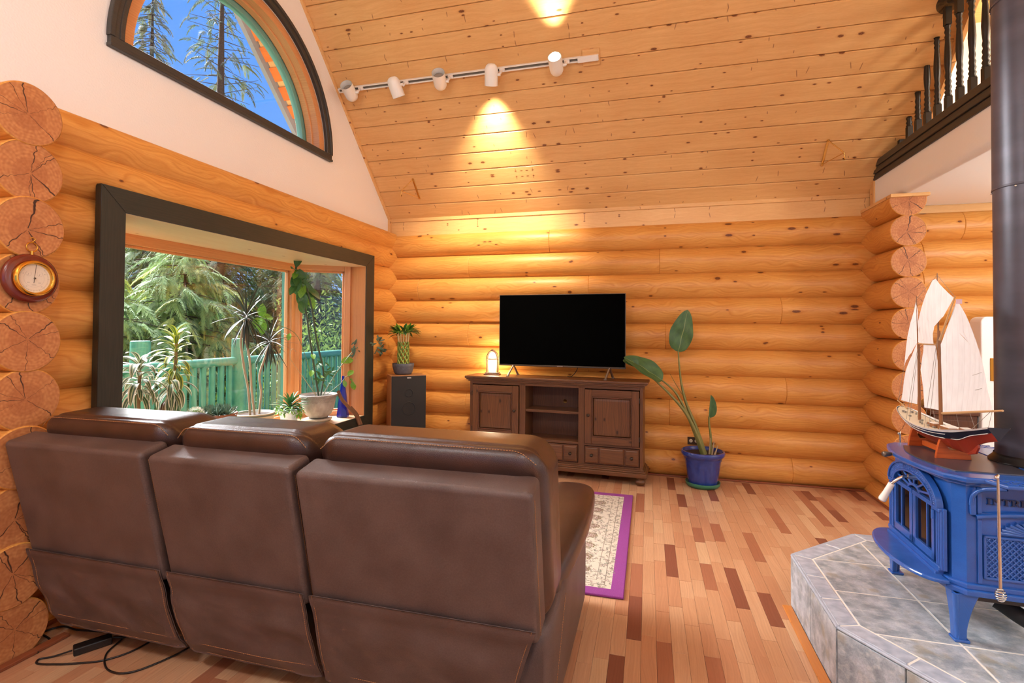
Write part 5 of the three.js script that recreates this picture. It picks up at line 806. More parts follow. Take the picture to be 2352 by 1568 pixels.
  sail('topsail', [[2.695, 1.742], [2.827, 1.646], [2.767, 1.565], [2.702, 1.52], [2.68, 1.485], [2.672, 1.438], [2.515, 1.436], [2.517, 1.546], [2.574, 1.61], [2.669, 1.738]], -0.02);
  sail('foresail', [[2.559, 1.43], [2.665, 1.431], [2.684, 1.305], [2.7, 1.13], [2.561, 1.122], [2.537, 1.305]], 0.02); sail('jib', [[2.502, 1.647], [2.514, 1.596], [2.511, 1.441], [2.465, 1.385], [2.404, 1.343], [2.367, 1.31], [2.391, 1.368], [2.436, 1.469]], -0.012); sail('staysail', [[2.503, 1.435], [2.51, 1.345], [2.511, 1.192], [2.502, 1.13], [2.335, 1.128], [2.388, 1.228], [2.456, 1.35]], -0.015);
  part('reef_lines', [1.30, 1.235].map((y) => tube([[-0.005 + 0.02, yl(y - 0.01), 2.735], [0.032, yl(y + 0.004), 2.86], [0.008, yl(y + 0.03), 3.0]], 0.0007, 20, 4)), rope, ms);
  const lines = [[[0, yl(1.67), 2.502], [0, yl(1.12), 2.30]], [[0, yl(1.44), 2.515], [0, sheer(0.03), 2.35]], [[0, yl(1.76), 2.694], [0, yl(1.66), 2.503]], [[0, yl(1.76), 2.694], [0, yl(1.65), 2.832]], [[-0.06, dk(0.5), 2.74], [0, yl(1.5), 2.705]], [[0.06, dk(0.5), 2.74], [0, yl(1.5), 2.705]], [[-0.06, dk(0.48), 2.70], [0, yl(1.5), 2.70]], [[-0.055, dk(0.27), 2.55], [0, yl(1.43), 2.52]], [[0.055, dk(0.27), 2.55], [0, yl(1.43), 2.52]], [[-0.055, dk(0.25), 2.52], [0, yl(1.43), 2.515]], [[0, yl(1.19), 3.08], [0, sheer(0.92), 3.05]], [[0, yl(1.19), 3.08], [-0.03, sheer(0.88), 3.0]], [[0, yl(1.16), 2.93], [0, dk(0.8), 2.98]]];
  part('rigging', lines.map(([a, b]) => rod(a, b, 0.0009, 0.0009, 4)), rope, sh).userData.kind = 'stuff';
  part('flag', toX(extrude(poly([[-2.84, yl(1.638)], [-2.886, yl(1.636)], [-2.885, yl(1.616)], [-2.842, yl(1.618)]]), 0.001)), phy({ color: new THREE.Color('#c9a9b0'), roughness: 0.8 }), sh);
  // stand
  const ow = phy({ map: scaled(woodTex(128, 128, 0.5, 0.3, { light: [206, 98, 40], dark: [166, 68, 24], knot: [110, 50, 20], lines: 90, knots: 0, seed: 71 }), 0.5, 0.3), roughness: 0.35 });
  const cradle = (z, w, h) => { const s = new THREE.Shape(); s.moveTo(-w, 0); s.lineTo(w, 0); s.quadraticCurveTo(w * 0.95, h * 0.4, w * 0.8, h * 0.8); s.quadraticCurveTo(w * 0.7, h, w * 0.52, h); s.quadraticCurveTo(w * 0.4, h * 0.55, 0.012, h * 0.42); s.lineTo(-0.012, h * 0.42); s.quadraticCurveTo(-w * 0.4, h * 0.55, -w * 0.52, h); s.quadraticCurveTo(-w * 0.7, h, -w * 0.8, h * 0.8); s.quadraticCurveTo(-w * 0.95, h * 0.4, -w, 0); return metreUV(extrude(s, 0.014, 0.001, 1, 10).translate(0, 0, z), 'x'); };
  part('cradle', cradle(2.545, 0.062, 0.09), ow, sh); part('cradle', cradle(2.80, 0.066, 0.092), ow, sh); part('stretcher', span(-0.007, 0.007, 0.008, 0.03, 2.55, 2.81), ow, sh);
}
// ───────── white partition end with brass switch, low cabinet behind the ship ─────────
{
  const wp = struct('wall_partition', 'white rounded partition end with a brass switch plate beyond the stovepipe', 'partition');
  const s = new THREE.Shape(); s.moveTo(5.605, 0); s.lineTo(5.605, 1.567); s.absarc(5.655, 1.567, 0.05, Math.PI, Math.PI / 2, true); s.lineTo(6.9, 1.617); s.lineTo(6.9, 0); s.closePath();
  part('panel', metreUV(extrude(s, 0.16, 0.01, 3, 16).translate(0, 0, 0.34), 'x'), M.white, wp);
  const br = phy({ color: new THREE.Color('#c08a3a'), metalness: 1, roughness: 0.3 }), sw = thing('switch_plate', 'brass double switch plate on the white partition', 'switch', [5.725, 1.187, 0.5]);
  part('plate', box(0.125, 0.185, 0.006, 0, 0, 0.003, 0.003, 2), br, sw); for (const y of [-0.045, 0.045]) part('receptacle', [box(0.07, 0.06, 0.008, 0, y, 0.006, 0.01, 2), box(0.012, 0.02, 0.014, 0, y, 0.008, 0.002)], phy({ color: new THREE.Color('#a06a30'), metalness: 0.6, roughness: 0.35 }), sw);
  const cab = thing('side_cabinet', 'low dark wooden cabinet left of the white partition', 'cabinet', [5.42, 0, 0.32]);
  part('body', metreUV(span(-0.14, 0.17, 0.03, 0.80, -0.15, 0.15, 0.004), 'y'), OAKD, cab); part('top', metreUV(span(-0.16, 0.18, 0.80, 0.83, -0.16, 0.165, 0.006, 2)), OAKD, cab); part('door', metreUV(span(-0.12, 0.15, 0.08, 0.76, 0.15, 0.162, 0.004), 'y'), OAKD, cab);
}
// ───────── barometer, outlet, floor cords ─────────
{
  const b = thing('barometer', 'round brass barometer on a mahogany mount hung on a log end', 'barometer', [0.252, 1.71, 3.84]); b.rotation.z = -Math.PI / 2; // local y points into the room
  const mah = phy({ color: new THREE.Color('#6e2416'), roughness: 0.22, clearcoat: 0.5 }), brass = phy({ color: new THREE.Color('#e0b050'), metalness: 1, roughness: 0.14 });
  part('mount', lathe([[0, 0], [0.110, 0], [0.112, 0.006], [0.108, 0.016], [0.098, 0.022], [0.090, 0.020], [0.086, 0.024], [0.080, 0.024], [0, 0.024]], 64), mah, b);
  part('bezel', lathe([[0.080, 0.022], [0.083, 0.03], [0.080, 0.042], [0.072, 0.048], [0.066, 0.044], [0.064, 0.036], [0.064, 0.030]], 64), brass, b);
  const ft = canvasTex(512, 512, (c, w) => { c.fillStyle = '#e9d9c3'; c.fillRect(0, 0, w, w); c.translate(w / 2, w / 2); c.strokeStyle = '#4a3a30'; c.fillStyle = '#4a3a30'; const ticks = (r0, r1, n, a0, a1, lw) => { c.lineWidth = lw; for (let i = 0; i <= n; i++) { const a = a0 + (a1 - a0) * i / n; c.beginPath(); c.moveTo(Math.cos(a) * r0, Math.sin(a) * r0); c.lineTo(Math.cos(a) * r1, Math.sin(a) * r1); c.stroke(); } }; ticks(205, 225, 60, Math.PI * 0.75, Math.PI * 2.25, 2); ticks(205, 232, 12, Math.PI * 0.75, Math.PI * 2.25, 3); ticks(150, 158, 60, Math.PI * 0.75, Math.PI * 2.25, 1.5); c.font = '20px serif'; c.textAlign = 'center'; ['28', '29', '30', '31'].forEach((t, i) => { const a = Math.PI * (0.85 + i * 0.43); c.fillText(t, Math.cos(a) * 182, Math.sin(a) * 182 + 6); }); c.font = '17px serif'; c.fillText('RAIN', -85, -70); c.fillText('CHANGE', 0, -110); c.fillText('FAIR', 85, -70); for (const x of [-85, 85]) { c.save(); c.translate(x, 80); ticks(40, 46, 20, Math.PI * 0.8, Math.PI * 2.2, 1.5); c.lineWidth = 3; c.beginPath(); c.moveTo(0, 0); c.lineTo(12, -32); c.stroke(); c.restore(); } });
  const face = new THREE.CircleGeometry(0.066, 48).rotateX(-Math.PI / 2).rotateY(-Math.PI / 2); part('dial', face, std({ map: ft, roughness: 0.5 }), b, [0, 0.031, 0]);
  part('needle', [rod([0, 0.036, 0], [0, 0.036, 0], 0.003, 0.003), box(0.085, 0.001, 0.0016, -0.02, 0.0365, 0.002).rotateY(-0.1), lathe([[0, 0.034], [0.004, 0.034], [0.004, 0.038], [0, 0.039]], 12)].slice(1), M.black, b);
  part('glass', new THREE.CylinderGeometry(0.066, 0.066, 0.002, 48).translate(0, 0.041, 0), M.glass, b);
  part('ring', [new THREE.TorusGeometry(0.021, 0.0028, 10, 36).rotateX(Math.PI / 2).translate(-0.143, 0.012, 0), rod([-0.108, 0.012, 0], [-0.126, 0.012, 0], 0.0058), tube([[-0.164, 0.012, 0.004], [-0.172, 0.014, -0.006], [-0.180, 0.016, -0.010], [-0.186, 0.012, -0.002], [-0.182, 0.006, 0.006]], 0.0022, 20, 6)], brass, b);

  const ol = thing('wall_outlet', 'brown wall outlet behind the potted bird-of-paradise', 'outlet', [3.42, 0.378, 0.072]);
  part('plate', box(0.115, 0.075, 0.012, 0, 0, 0.006, 0.004, 2), phy({ color: new THREE.Color('#4a3626'), metalness: 0.4, roughness: 0.4 }), ol);
  for (const x of [-0.026, 0.026]) { const r = part('receptacle', lathe([[0, 0], [0.017, 0], [0.016, 0.004], [0, 0.004]], 20).rotateX(Math.PI / 2), phy({ color: new THREE.Color('#d8c8ae'), roughness: 0.4 }), ol, [x, 0, 0.012]); part('slots', [box(0.003, 0.009, 0.002, -0.005, 0.003, 0.0045), box(0.003, 0.009, 0.002, 0.005, 0.003, 0.0045), box(0.004, 0.004, 0.002, 0, -0.008, 0.0045)], M.black, r); }

  const blk = phy({ color: new THREE.Color('#1a1512'), roughness: 0.45 });
  const cd = thing('power_adapter', 'black sofa power adapter with cords on the floor under the sofa', 'power adapter', [0.49, 0, 3.70]);
  part('brick', box(0.055, 0.034, 0.14, 0, 0.018, 0, 0.006, 2), blk, cd, [0, 0, 0], [0, -0.55, 0]);
  part('cord', tube([[-0.04, 0.02, 0.062], [-0.1, 0.006, 0.10], [-0.14, 0.005, 0.13], [-0.12, 0.005, 0.15], [-0.02, 0.005, 0.13], [0.06, 0.005, 0.10], [0.14, 0.005, 0.06], [0.2, 0.005, -0.02], [0.22, 0.005, -0.2]], 0.004, 80, 8), blk, cd);
  part('cord', tube([[0.04, 0.02, -0.062], [0.07, 0.006, -0.1], [0.02, 0.005, -0.13], [-0.1, 0.005, -0.10], [-0.22, 0.005, -0.08], [-0.32, 0.005, -0.08], [-0.35, 0.005, -0.02], [-0.24, 0.005, 0.02], [-0.20, 0.005, 0.10]], 0.0045, 80, 8), blk, cd);
  single('loose_cord', tube([[0.56, 0.005, 3.62], [0.60, 0.005, 3.72], [0.72, 0.005, 3.80], [0.82, 0.005, 3.79], [0.90, 0.005, 3.66], [0.93, 0.006, 3.5], [0.95, 0.005, 3.3]], 0.004, 60, 8), blk, 'thin black cord curving over the floor below the middle sofa seat', 'cord');
}

{ // low wooden reducer strip where the floor meets the hearth
  const tr = struct('trim_1', 'low wooden strip where the floor meets the hearth', 'trim'), m = phy({ map: scaled(BOARDTEX[1], 2.4, 0.58), color: new THREE.Color('#e2b890'), roughness: 0.4 });
  part('strip', metreUV(span(3.683, 3.729, 0, 0.010, 2.43, 3.11, 0.004), 'z'), m, tr);
  const s2 = part('strip', metreUV(box(0.54, 0.010, 0.046, 0, 0.005, 0, 0.004), 'x'), m, tr, [3.868, 0, 3.325]); s2.rotation.y = Math.atan2(-(3.52 - 3.10), 4.05 - 3.737);
}

// ───────── plants and small things ─────────
function leafGeo(len, wid, { fold = 0.25, bend = 0.5, nu = 12, nv = 4, prof = (u) => Math.pow(Math.sin(Math.PI * Math.min(1, 0.03 + u * 0.97)), 0.8), pleat = 0, wave = 0, twist = 0 } = {}) { // along +y from the origin, upper side +z, arching back
  const pos = [], uv = [], idx = []; let py = 0, pz = 0;
  for (let i = 0; i <= nu; i++) {
    const u = i / nu, a = bend * u; if (i) { py += Math.cos(a) * len / nu; pz -= Math.sin(a) * len / nu; } const w = wid * 0.5 * prof(u) + 1e-4;
    for (let j = 0; j <= nv; j++) { const v = -1 + 2 * j / nv, tw = twist * u, x = v * w, up = Math.abs(v) * w * fold + pleat * Math.sin(v * 22 + u * 3) * w + wave * w * Math.sin(u * 14 + v * 2); pos.push(x * Math.cos(tw), py + up * Math.sin(a) * 0.8, pz + up * Math.cos(a) + x * Math.sin(tw)); uv.push(0.5 + v * 0.5, u); }
  }
  const m = nv + 1; for (let i = 0; i < nu; i++) for (let j = 0; j < nv; j++) { const a = i * m + j; idx.push(a, a + 1, a + m, a + 1, a + m + 1, a + m); }
  const g = new THREE.BufferGeometry(); g.setAttribute('position', new THREE.Float32BufferAttribute(pos, 3)); g.setAttribute('uv', new THREE.Float32BufferAttribute(uv, 2)); g.setIndex(idx); g.computeVertexNormals(); return g;
}
const leafMat = (fn, o = {}) => phy({ map: tex(64, 128, fn), roughness: 0.45, transmission: 0.22, thickness: 0, side: THREE.DoubleSide, ...o });
const strip = (edge, mid, core) => (u, v) => { const d = Math.abs(u - 0.5) * 2, n = 0.06 * N2(u * 30, v * 4); return d + n > 0.62 ? edge : d + n > 0.16 ? mid : core; };
const LM = {
  white: leafMat(strip([214, 212, 190], [62, 84, 52], [150, 164, 120])), yellow: leafMat(strip([196, 194, 78], [74, 98, 40], [140, 154, 60])), spiky: leafMat((u, v) => mix3([44, 58, 40], [92, 60, 54], smooth(0.6, 1, Math.abs(u - 0.5) * 2))),
  green: leafMat((u, v) => mix3([74, 122, 58], [48, 92, 46], clamp(0.5 + 0.5 * N2(u * 8, v * 8) + (Math.abs(u - 0.5) < 0.04 ? -0.5 : 0)))), lime: leafMat((u, v) => mix3([134, 178, 58], [92, 146, 48], clamp(0.5 + 0.5 * N2(u * 6, v * 6)))), grey: leafMat((u, v) => mix3([104, 128, 104], [68, 94, 76], clamp(0.5 + 0.5 * N2(u * 6, v * 9)))),
  banana: phy({ map: tex(256, 256, (u, v) => { const d = Math.abs(u - 0.5) * 2, l = Math.sin((v + d * 0.22) * 190) * 0.5 + 0.5; let c = mix3([82, 122, 66], [52, 88, 50], 0.35 * l + 0.5 * clamp(0.5 + fbm(u * 3, v * 3, 3))); return d < 0.035 ? [128, 150, 92] : c; }), roughness: 0.5, transmission: 0.18, thickness: 0, side: THREE.DoubleSide }),
};
const stemM = std({ color: new THREE.Color('#6f7a48'), roughness: 0.6 }), barkM = std({ color: new THREE.Color('#8d7350'), roughness: 0.85 }), soilM = std({ map: scaled(tex(64, 64, (u, v) => mix3([70, 50, 34], [40, 28, 20], clamp(0.5 + 0.7 * N2(u * 22, v * 22)))), 0.15, 0.15), roughness: 1 });
function orient(m, p, dir, face) { const y = dir.clone().normalize(), x = y.clone().cross(face).normalize(), z = x.clone().cross(y).normalize(); m.matrixAutoUpdate = true; m.quaternion.setFromRotationMatrix(new THREE.Matrix4().makeBasis(x, y, z)); m.position.copy(p); return m; }
function rosette(parent, c, n, geos, mat, { r, el0 = -0.3, el1 = 1.35, s0 = 0.8, s1 = 1.15, h = 0 }) { // strap leaves springing from a stem tip
  for (let i = 0; i < n; i++) { const a = i * 2.39996 + r() * 0.4, q = (i + 0.5) / n, el = mix(el0, el1, q) + (r() - 0.5) * 0.25, d = V(Math.cos(a) * Math.cos(el), Math.sin(el), Math.sin(a) * Math.cos(el)); const m = part('leaf', geos[i % geos.length], mat, parent); orient(m, c.clone().add(V(0, h * q, 0)).addScaledVector(d, 0.006), d, V(-d.x * Math.sin(el), Math.cos(el) + 0.05, -d.z * Math.sin(el))); const s = mix(s0, s1, r()); m.scale.set(s, s, s); }
}
const potMat = (a, b, rough = 0.6) => phy({ map: scaled(tex(128, 128, (u, v) => mix3(a, b, clamp(0.5 + 0.6 * fbm(u * 6, v * 6, 3)))), 0.3, 0.3), roughness: rough });
function pot(t, prof, mat, soilY, soilR, name = 'pot') { const p = part(name, metreUV(lathe(prof, 40), 'y'), mat, t); part('soil', (() => { const g = new THREE.CircleGeometry(soilR, 28, 0, 6.2832).rotateX(-Math.PI / 2).translate(0, soilY, 0); return metreUV(g, 'x'); })(), soilM, t); return p; }
const SY = BY0 + 0.003;
{ const r = rng(201); // small white-striped dracaena, far left
  const t = thing('striped_dracaena', 'low dracaena with white-striped leaves at the left end of the sill', 'plant', [-0.3, SY, 2.87]); pot(t, [[0, 0], [0.07, 0], [0.09, 0.2], [0.095, 0.205], [0.085, 0.205], [0.08, 0.17], [0, 0.17]], potMat([120, 84, 62], [96, 64, 48]), 0.18, 0.082);
  part('stem', tube([[0, 0.17, 0], [0.004, 0.3, -0.004], [0, 0.42, 0], [0.006, 0.62, 0.0]], 0.010, 20, 8), barkM, t); const G = [leafGeo(0.20, 0.042, { bend: 1.7, fold: 0.3 }), leafGeo(0.23, 0.046, { bend: 2.1, fold: 0.3 }), leafGeo(0.17, 0.04, { bend: 1.3, fold: 0.35 })];
  rosette(t, V(0.002, 0.46, 0), 46, G, LM.white, { r, h: 0.2, el0: -0.1, el1: 1.35 });
}
{ const r = rng(202); const t = thing('tall_dracaena', 'tall dracaena with yellow-edged leaves beside the small striped one', 'plant', [-0.36, SY, 2.66]); pot(t, [[0, 0], [0.075, 0], [0.095, 0.2], [0.1, 0.205], [0.09, 0.205], [0.085, 0.17], [0, 0.17]], potMat([120, 84, 62], [96, 64, 48]), 0.18, 0.087);
  part('stem', tube([[0, 0.17, 0], [0.02, 0.34, -0.01], [0.03, 0.45, -0.05], [0.03, 0.6, -0.08], [0.03, 0.84, -0.09]], 0.011, 24, 8), barkM, t); const G = [leafGeo(0.19, 0.045, { bend: 1.3, fold: 0.3 }), leafGeo(0.22, 0.048, { bend: 1.7, fold: 0.3 }), leafGeo(0.16, 0.042, { bend: 1.0, fold: 0.35 })];
  rosette(t, V(0.03, 0.43, -0.05), 26, G, LM.white, { r, h: 0.12, el0: -0.9, el1: 0.6, s0: 0.8, s1: 1.1 }); rosette(t, V(0.03, 0.58, -0.085), 40, G, LM.yellow, { r, h: 0.27, el0: -0.1, el1: 1.4, s0: 0.7, s1: 1.0 });
  for (let i = 0; i < 4; i++) { const d = V(Math.cos(i * 1.7), -0.9, Math.sin(i * 1.7)); orient(part('dry_leaf', G[2], (M.dry ??= leafMat(() => [112, 70, 40])), t), V(0.022, 0.40, -0.03), d, V(d.x, 1, d.z)).scale.set(0.7, 0.8, 0.7); }
}
{ const t = thing('round_cactus', 'round white-spined cactus between the dracaena and the brown bowl', 'cactus', [-0.19, SY, 2.53]), r = rng(203); pot(t, [[0, 0], [0.05, 0], [0.062, 0.2], [0.066, 0.205], [0.056, 0.205], [0.054, 0.18], [0, 0.18]], potMat([150, 96, 66], [120, 74, 52]), 0.19, 0.055);
  const g = new THREE.SphereGeometry(0.055, 48, 24), p = g.attributes.position; for (let i = 0; i < p.count; i++) { const x = p.getX(i), y = p.getY(i), z = p.getZ(i), a = Math.atan2(z, x), k = 1 + 0.07 * Math.cos(a * 14); p.setXYZ(i, x * k, y * 1.25, z * k); } g.computeVertexNormals(); part('body', g.translate(0, 0.255, 0), std({ color: new THREE.Color('#5f7f44'), roughness: 0.6 }), t);
  const sp = []; for (let i = 0; i < 420; i++) { const a = Math.floor(r() * 14) / 14 * 6.283 + 0.01, e = -0.9 + 2.3 * r(), d = V(Math.cos(a) * Math.cos(e), Math.sin(e) * 1.25, Math.sin(a) * Math.cos(e)), b = d.clone().multiplyScalar(0.057).add(V(0, 0.255, 0)), q = b.clone().addScaledVector(d.add(V(r() - 0.5, r() - 0.5, r() - 0.5)).normalize(), 0.016); sp.push(rod([b.x, b.y, b.z], [q.x, q.y, q.z], 0.0009, 0.0004, 3)); } part('spines', sp, std({ color: new THREE.Color('#f2efe6'), roughness: 0.7 }), t).userData.kind = 'stuff';
}
{ const t = thing('haworthia_bowl', 'brown bowl of small spiky grey-green succulents on the sill', 'plant', [-0.3, SY, 2.235]), r = rng(204); pot(t, [[0, 0], [0.10, 0], [0.13, 0.1], [0.145, 0.22], [0.15, 0.225], [0.15, 0.24], [0.138, 0.24], [0.135, 0.22], [0, 0.21]], potMat([150, 88, 54], [120, 68, 44], 0.4), 0.222, 0.136);
  const G = [leafGeo(0.075, 0.013, { bend: 0.5, fold: 0.8, nu: 5, nv: 2 }), leafGeo(0.09, 0.014, { bend: -0.3, fold: 0.8, nu: 5, nv: 2 })], list = []; for (let k = 0; k < 22; k++) { const a = k * 2.4, q = 0.125 * Math.sqrt((k + 0.5) / 22), c = V(Math.cos(a) * q, 0.222, Math.sin(a) * q); for (let i = 0; i < 13; i++) { const b = r() * 6.28, el = 0.35 + 1.1 * r(), m = new THREE.Mesh(); orient(m, c, V(Math.cos(b) * Math.cos(el), Math.sin(el), Math.sin(b) * Math.cos(el)), V(0.01, 1, 0.02)); m.updateMatrix(); list.push(G[i % 2].clone().applyMatrix4(m.matrix)); } } part('succulent_leaves', list, LM.grey, t).userData.kind = 'stuff';
}
{ const t = thing('dragon_tree', 'dragon tree with thin bare stems and spiky tufts in a striped bowl', 'plant', [-0.28, SY, 1.855]), r = rng(205); const stripe = phy({ map: tex(16, 128, (u, v) => (v > 0.55 && v < 0.62) || (v > 0.78 && v < 0.86) ? [86, 92, 76] : mix3([186, 170, 142], [164, 146, 118], clamp(0.5 + 0.5 * N2(u * 4, v * 20)))), roughness: 0.45 });
  const pr = [[0, 0], [0.12, 0], [0.142, 0.03], [0.15, 0.10], [0.152, 0.155], [0.16, 0.165], [0.16, 0.185], [0.146, 0.185], [0.142, 0.165], [0, 0.16]]; part('bowl', lathe(pr, 40), stripe, t); part('soil', metreUV(new THREE.CircleGeometry(0.143, 28).rotateX(-Math.PI / 2).translate(0, 0.168, 0), 'x'), soilM, t);
  const st = (P) => part('stem', tube(P, 0.009, 30, 8), std({ color: new THREE.Color('#a89478'), roughness: 0.8 }), t); st([[0, 0.16, 0.05], [0.01, 0.4, 0.09], [0, 0.55, 0.12], [0.01, 0.66, 0.155], [0, 0.80, 0.165], [0, 0.97, 0.13]]); st([[0, 0.16, 0.0], [-0.01, 0.4, 0.03], [0, 0.6, 0.06], [0.01, 0.74, 0.10], [0, 0.85, 0.12], [0, 0.99, 0.08]]); st([[0, 0.16, -0.05], [0.01, 0.35, -0.06], [0, 0.5, -0.05], [0.01, 0.65, -0.1], [0, 0.76, -0.16]]);
  const G = [leafGeo(0.30, 0.020, { bend: 0.5, fold: 0.3, nu: 8, nv: 2 }), leafGeo(0.27, 0.018, { bend: 0.9, fold: 0.3, nu: 8, nv: 2 }), leafGeo(0.32, 0.02, { bend: 0.2, fold: 0.3, nu: 8, nv: 2 })]; rosette(t, V(0, 0.98, 0.11), 54, G, LM.spiky, { r, el0: -1.35, el1: 1.4, s0: 0.75, s1: 1.05, h: 0.04 }); rosette(t, V(0, 0.77, -0.165), 46, G, LM.spiky, { r, el0: -1.2, el1: 1.4, s0: 0.65, s1: 0.95, h: 0.03 });
}
{ const t = thing('agave_pot', 'small white pot of bushy green spiky leaves in front of the dragon tree', 'plant', [-0.25, SY, 1.458]), r = rng(206); pot(t, [[0, 0], [0.06, 0], [0.064, 0.006], [0.084, 0.135], [0.092, 0.138], [0.092, 0.15], [0.082, 0.15], [0.078, 0.13], [0, 0.13]], potMat([206, 214, 226], [178, 190, 208], 0.35), 0.136, 0.079);
  const G = [leafGeo(0.17, 0.026, { bend: 0.5, fold: 0.6, nu: 7, nv: 2 }), leafGeo(0.15, 0.024, { bend: 0.9, fold: 0.6, nu: 7, nv: 2 })]; rosette(t, V(0, 0.15, -0.01), 44, G, LM.green, { r, el0: 0.1, el1: 1.4, s0: 0.8, s1: 1.15, h: 0.03 });
  const S = [leafGeo(0.05, 0.02, { bend: 0.8, fold: 0.4, nu: 4, nv: 2 })]; for (let k = 0; k < 9; k++) { const a = k * 0.75, c = V(Math.cos(a) * 0.10, 0.10 + 0.06 * r(), Math.sin(a) * 0.10); rosette(t, c, 12, S, LM.lime, { r, el0: -0.7, el1: 1.3, s0: 0.7, s1: 1.2, h: 0.01 }); }
}
{ // big carved pot with climbing stems
  const t = thing('climbing_plant', 'tall climbing plant in a grey carved pot reaching the bay ceiling', 'plant', [-0.15, SY, 1.16]), r = rng(207);
  const carved = phy({ map: tex(256, 128, (u, v) => { let c = mix3([176, 166, 156], [146, 134, 124], clamp(0.5 + 0.6 * fbm(u * 9, v * 6, 3))); return c; }), bumpMap: tex(512, 256, (u, v) => { if (v < 0.44 || v > 0.72) return 0.5 + 0.08 * N2(u * 40, v * 40); const k = (u * 14) % 1, tri = Math.abs(k - 0.5) * 2, w = (v - 0.44) / 0.28; const l = Math.abs(((tri - w) * 5) % 1); return l < 0.4 ? 0.15 : 0.75; }, { srgb: false }), bumpScale: 0.006, roughness: 0.75 });
  part('pot', lathe([[0, 0.035], [0.085, 0.035], [0.092, 0.045], [0.12, 0.07], [0.145, 0.13], [0.158, 0.20], [0.163, 0.235], [0.176, 0.24], [0.178, 0.262], [0.168, 0.264], [0.158, 0.24], [0, 0.235]], 56), carved, t);
  part('saucer', lathe([[0, 0], [0.10, 0], [0.125, 0.016], [0.128, 0.03], [0.12, 0.032], [0.10, 0.03], [0, 0.03]], 44), potMat([196, 188, 176], [166, 156, 144]), t); part('soil', metreUV(new THREE.CircleGeometry(0.158, 28).rotateX(-Math.PI / 2).translate(0, 0.243, 0), 'x'), soilM, t);
  const vine = std({ color: new THREE.Color('#3f4a34'), roughness: 0.6 });
  const sA = [[0, 0.24, 0.0], [-0.03, 0.5, 0.03], [-0.05, 0.8, 0.08], [-0.08, 1.05, 0.1], [-0.12, 1.25, 0.12], [-0.16, 1.38, 0.16], [-0.17, 1.50, 0.14]], sB = [[0.0, 0.24, -0.03], [-0.02, 0.45, -0.10], [-0.05, 0.8, -0.02], [-0.07, 1.1, 0.03], [-0.10, 1.3, 0.07]], sC = [[0.02, 0.24, -0.03], [0.08, 0.45, -0.16], [0.13, 0.6, -0.28], [0.16, 0.7, -0.40], [0.19, 0.74, -0.55], [0.19, 0.73, -0.68], [0.2, 0.70, -0.78]], sD = [[0.03, 0.24, -0.06], [0.10, 0.34, -0.2], [0.14, 0.42, -0.28], [0.16, 0.34, -0.33]];
  for (const s of [sA, sB]) part('vine', tube(s, 0.009, 60, 8), vine, t); part('branch', tube(sC, 0.005, 50, 8), std({ color: new THREE.Color('#7f8a6a'), roughness: 0.7 }), t); part('tendril', tube(sD, 0.003, 30, 6), stemM, t); part('tendril', tube([[0, 0.24, 0.03], [-0.05, 0.45, 0.18], [-0.06, 0.58, 0.30], [-0.05, 0.65, 0.36], [-0.05, 0.72, 0.33], [-0.05, 0.69, 0.28]], 0.0025, 40, 6), std({ color: new THREE.Color('#b99a72'), roughness: 0.8 }), t); part('tendril', tube([[0, 0.24, 0.04], [-0.06, 0.62, 0.12], [-0.1, 0.85, 0.22], [-0.14, 0.95, 0.45], [-0.14, 1.0, 0.62]], 0.0028, 40, 6), stemM, t);
  const big = [leafGeo(0.22, 0.10, { bend: 0.9, fold: 0.25 }), leafGeo(0.18, 0.085, { bend: 0.6, fold: 0.25 })], sm = [leafGeo(0.10, 0.055, { bend: 0.5, fold: 0.2, nu: 6 })], ol = [leafGeo(0.065, 0.017, { bend: 0.3, fold: 0.2, nu: 5, nv: 2 })];
  const put = (n, g, m, c, d, s = 1) => { const q = part(n, g, m, t); orient(q, V(...c), V(...d), V(0.5, 0.5, 0.6)); q.scale.set(s, s, s); };
  for (const [c, d, k, s] of [[[-0.17, 1.46, 0.14], [0.3, 0.2, 0.5], 1, 0.9], [[-0.17, 1.5, 0.14], [0.2, 0.5, 0.1], 0, 0.8], [[-0.16, 1.44, 0.15], [0.3, -0.6, 0.4], 0, 1], [[-0.15, 1.40, 0.12], [0.2, -0.9, 0.0], 0, 1.1], [[-0.14, 1.38, 0.10], [0.3, -0.7, -0.4], 0, 1.15], [[-0.13, 1.34, 0.10], [0.5, -0.6, -0.6], 1, 1.1], [[-0.14, 1.40, 0.16], [0.4, -0.3, 0.6], 1, 0.8], [[-0.10, 1.28, 0.06], [0.3, -0.2, -0.7], 1, 1.1], [[-0.12, 1.3, 0.15], [0.2, -1, 0.1], 1, 0.9], [[-0.11, 1.22, 0.13], [0.1, -1, -0.1], 0, 0.9]]) put('leaf', big[k], LM.green, c, d, s);
  for (let i = 0; i < 16; i++) put('leaf', i % 3 ? big[1] : sm[0], i % 4 ? LM.green : LM.lime, [-0.15 + 0.05 * r(), 1.16 + 0.34 * r(), 0.05 + 0.14 * r()], [r() * 0.6, r() * 0.5 - 0.9, r() * 1.6 - 0.8], 0.6 + 0.5 * r());
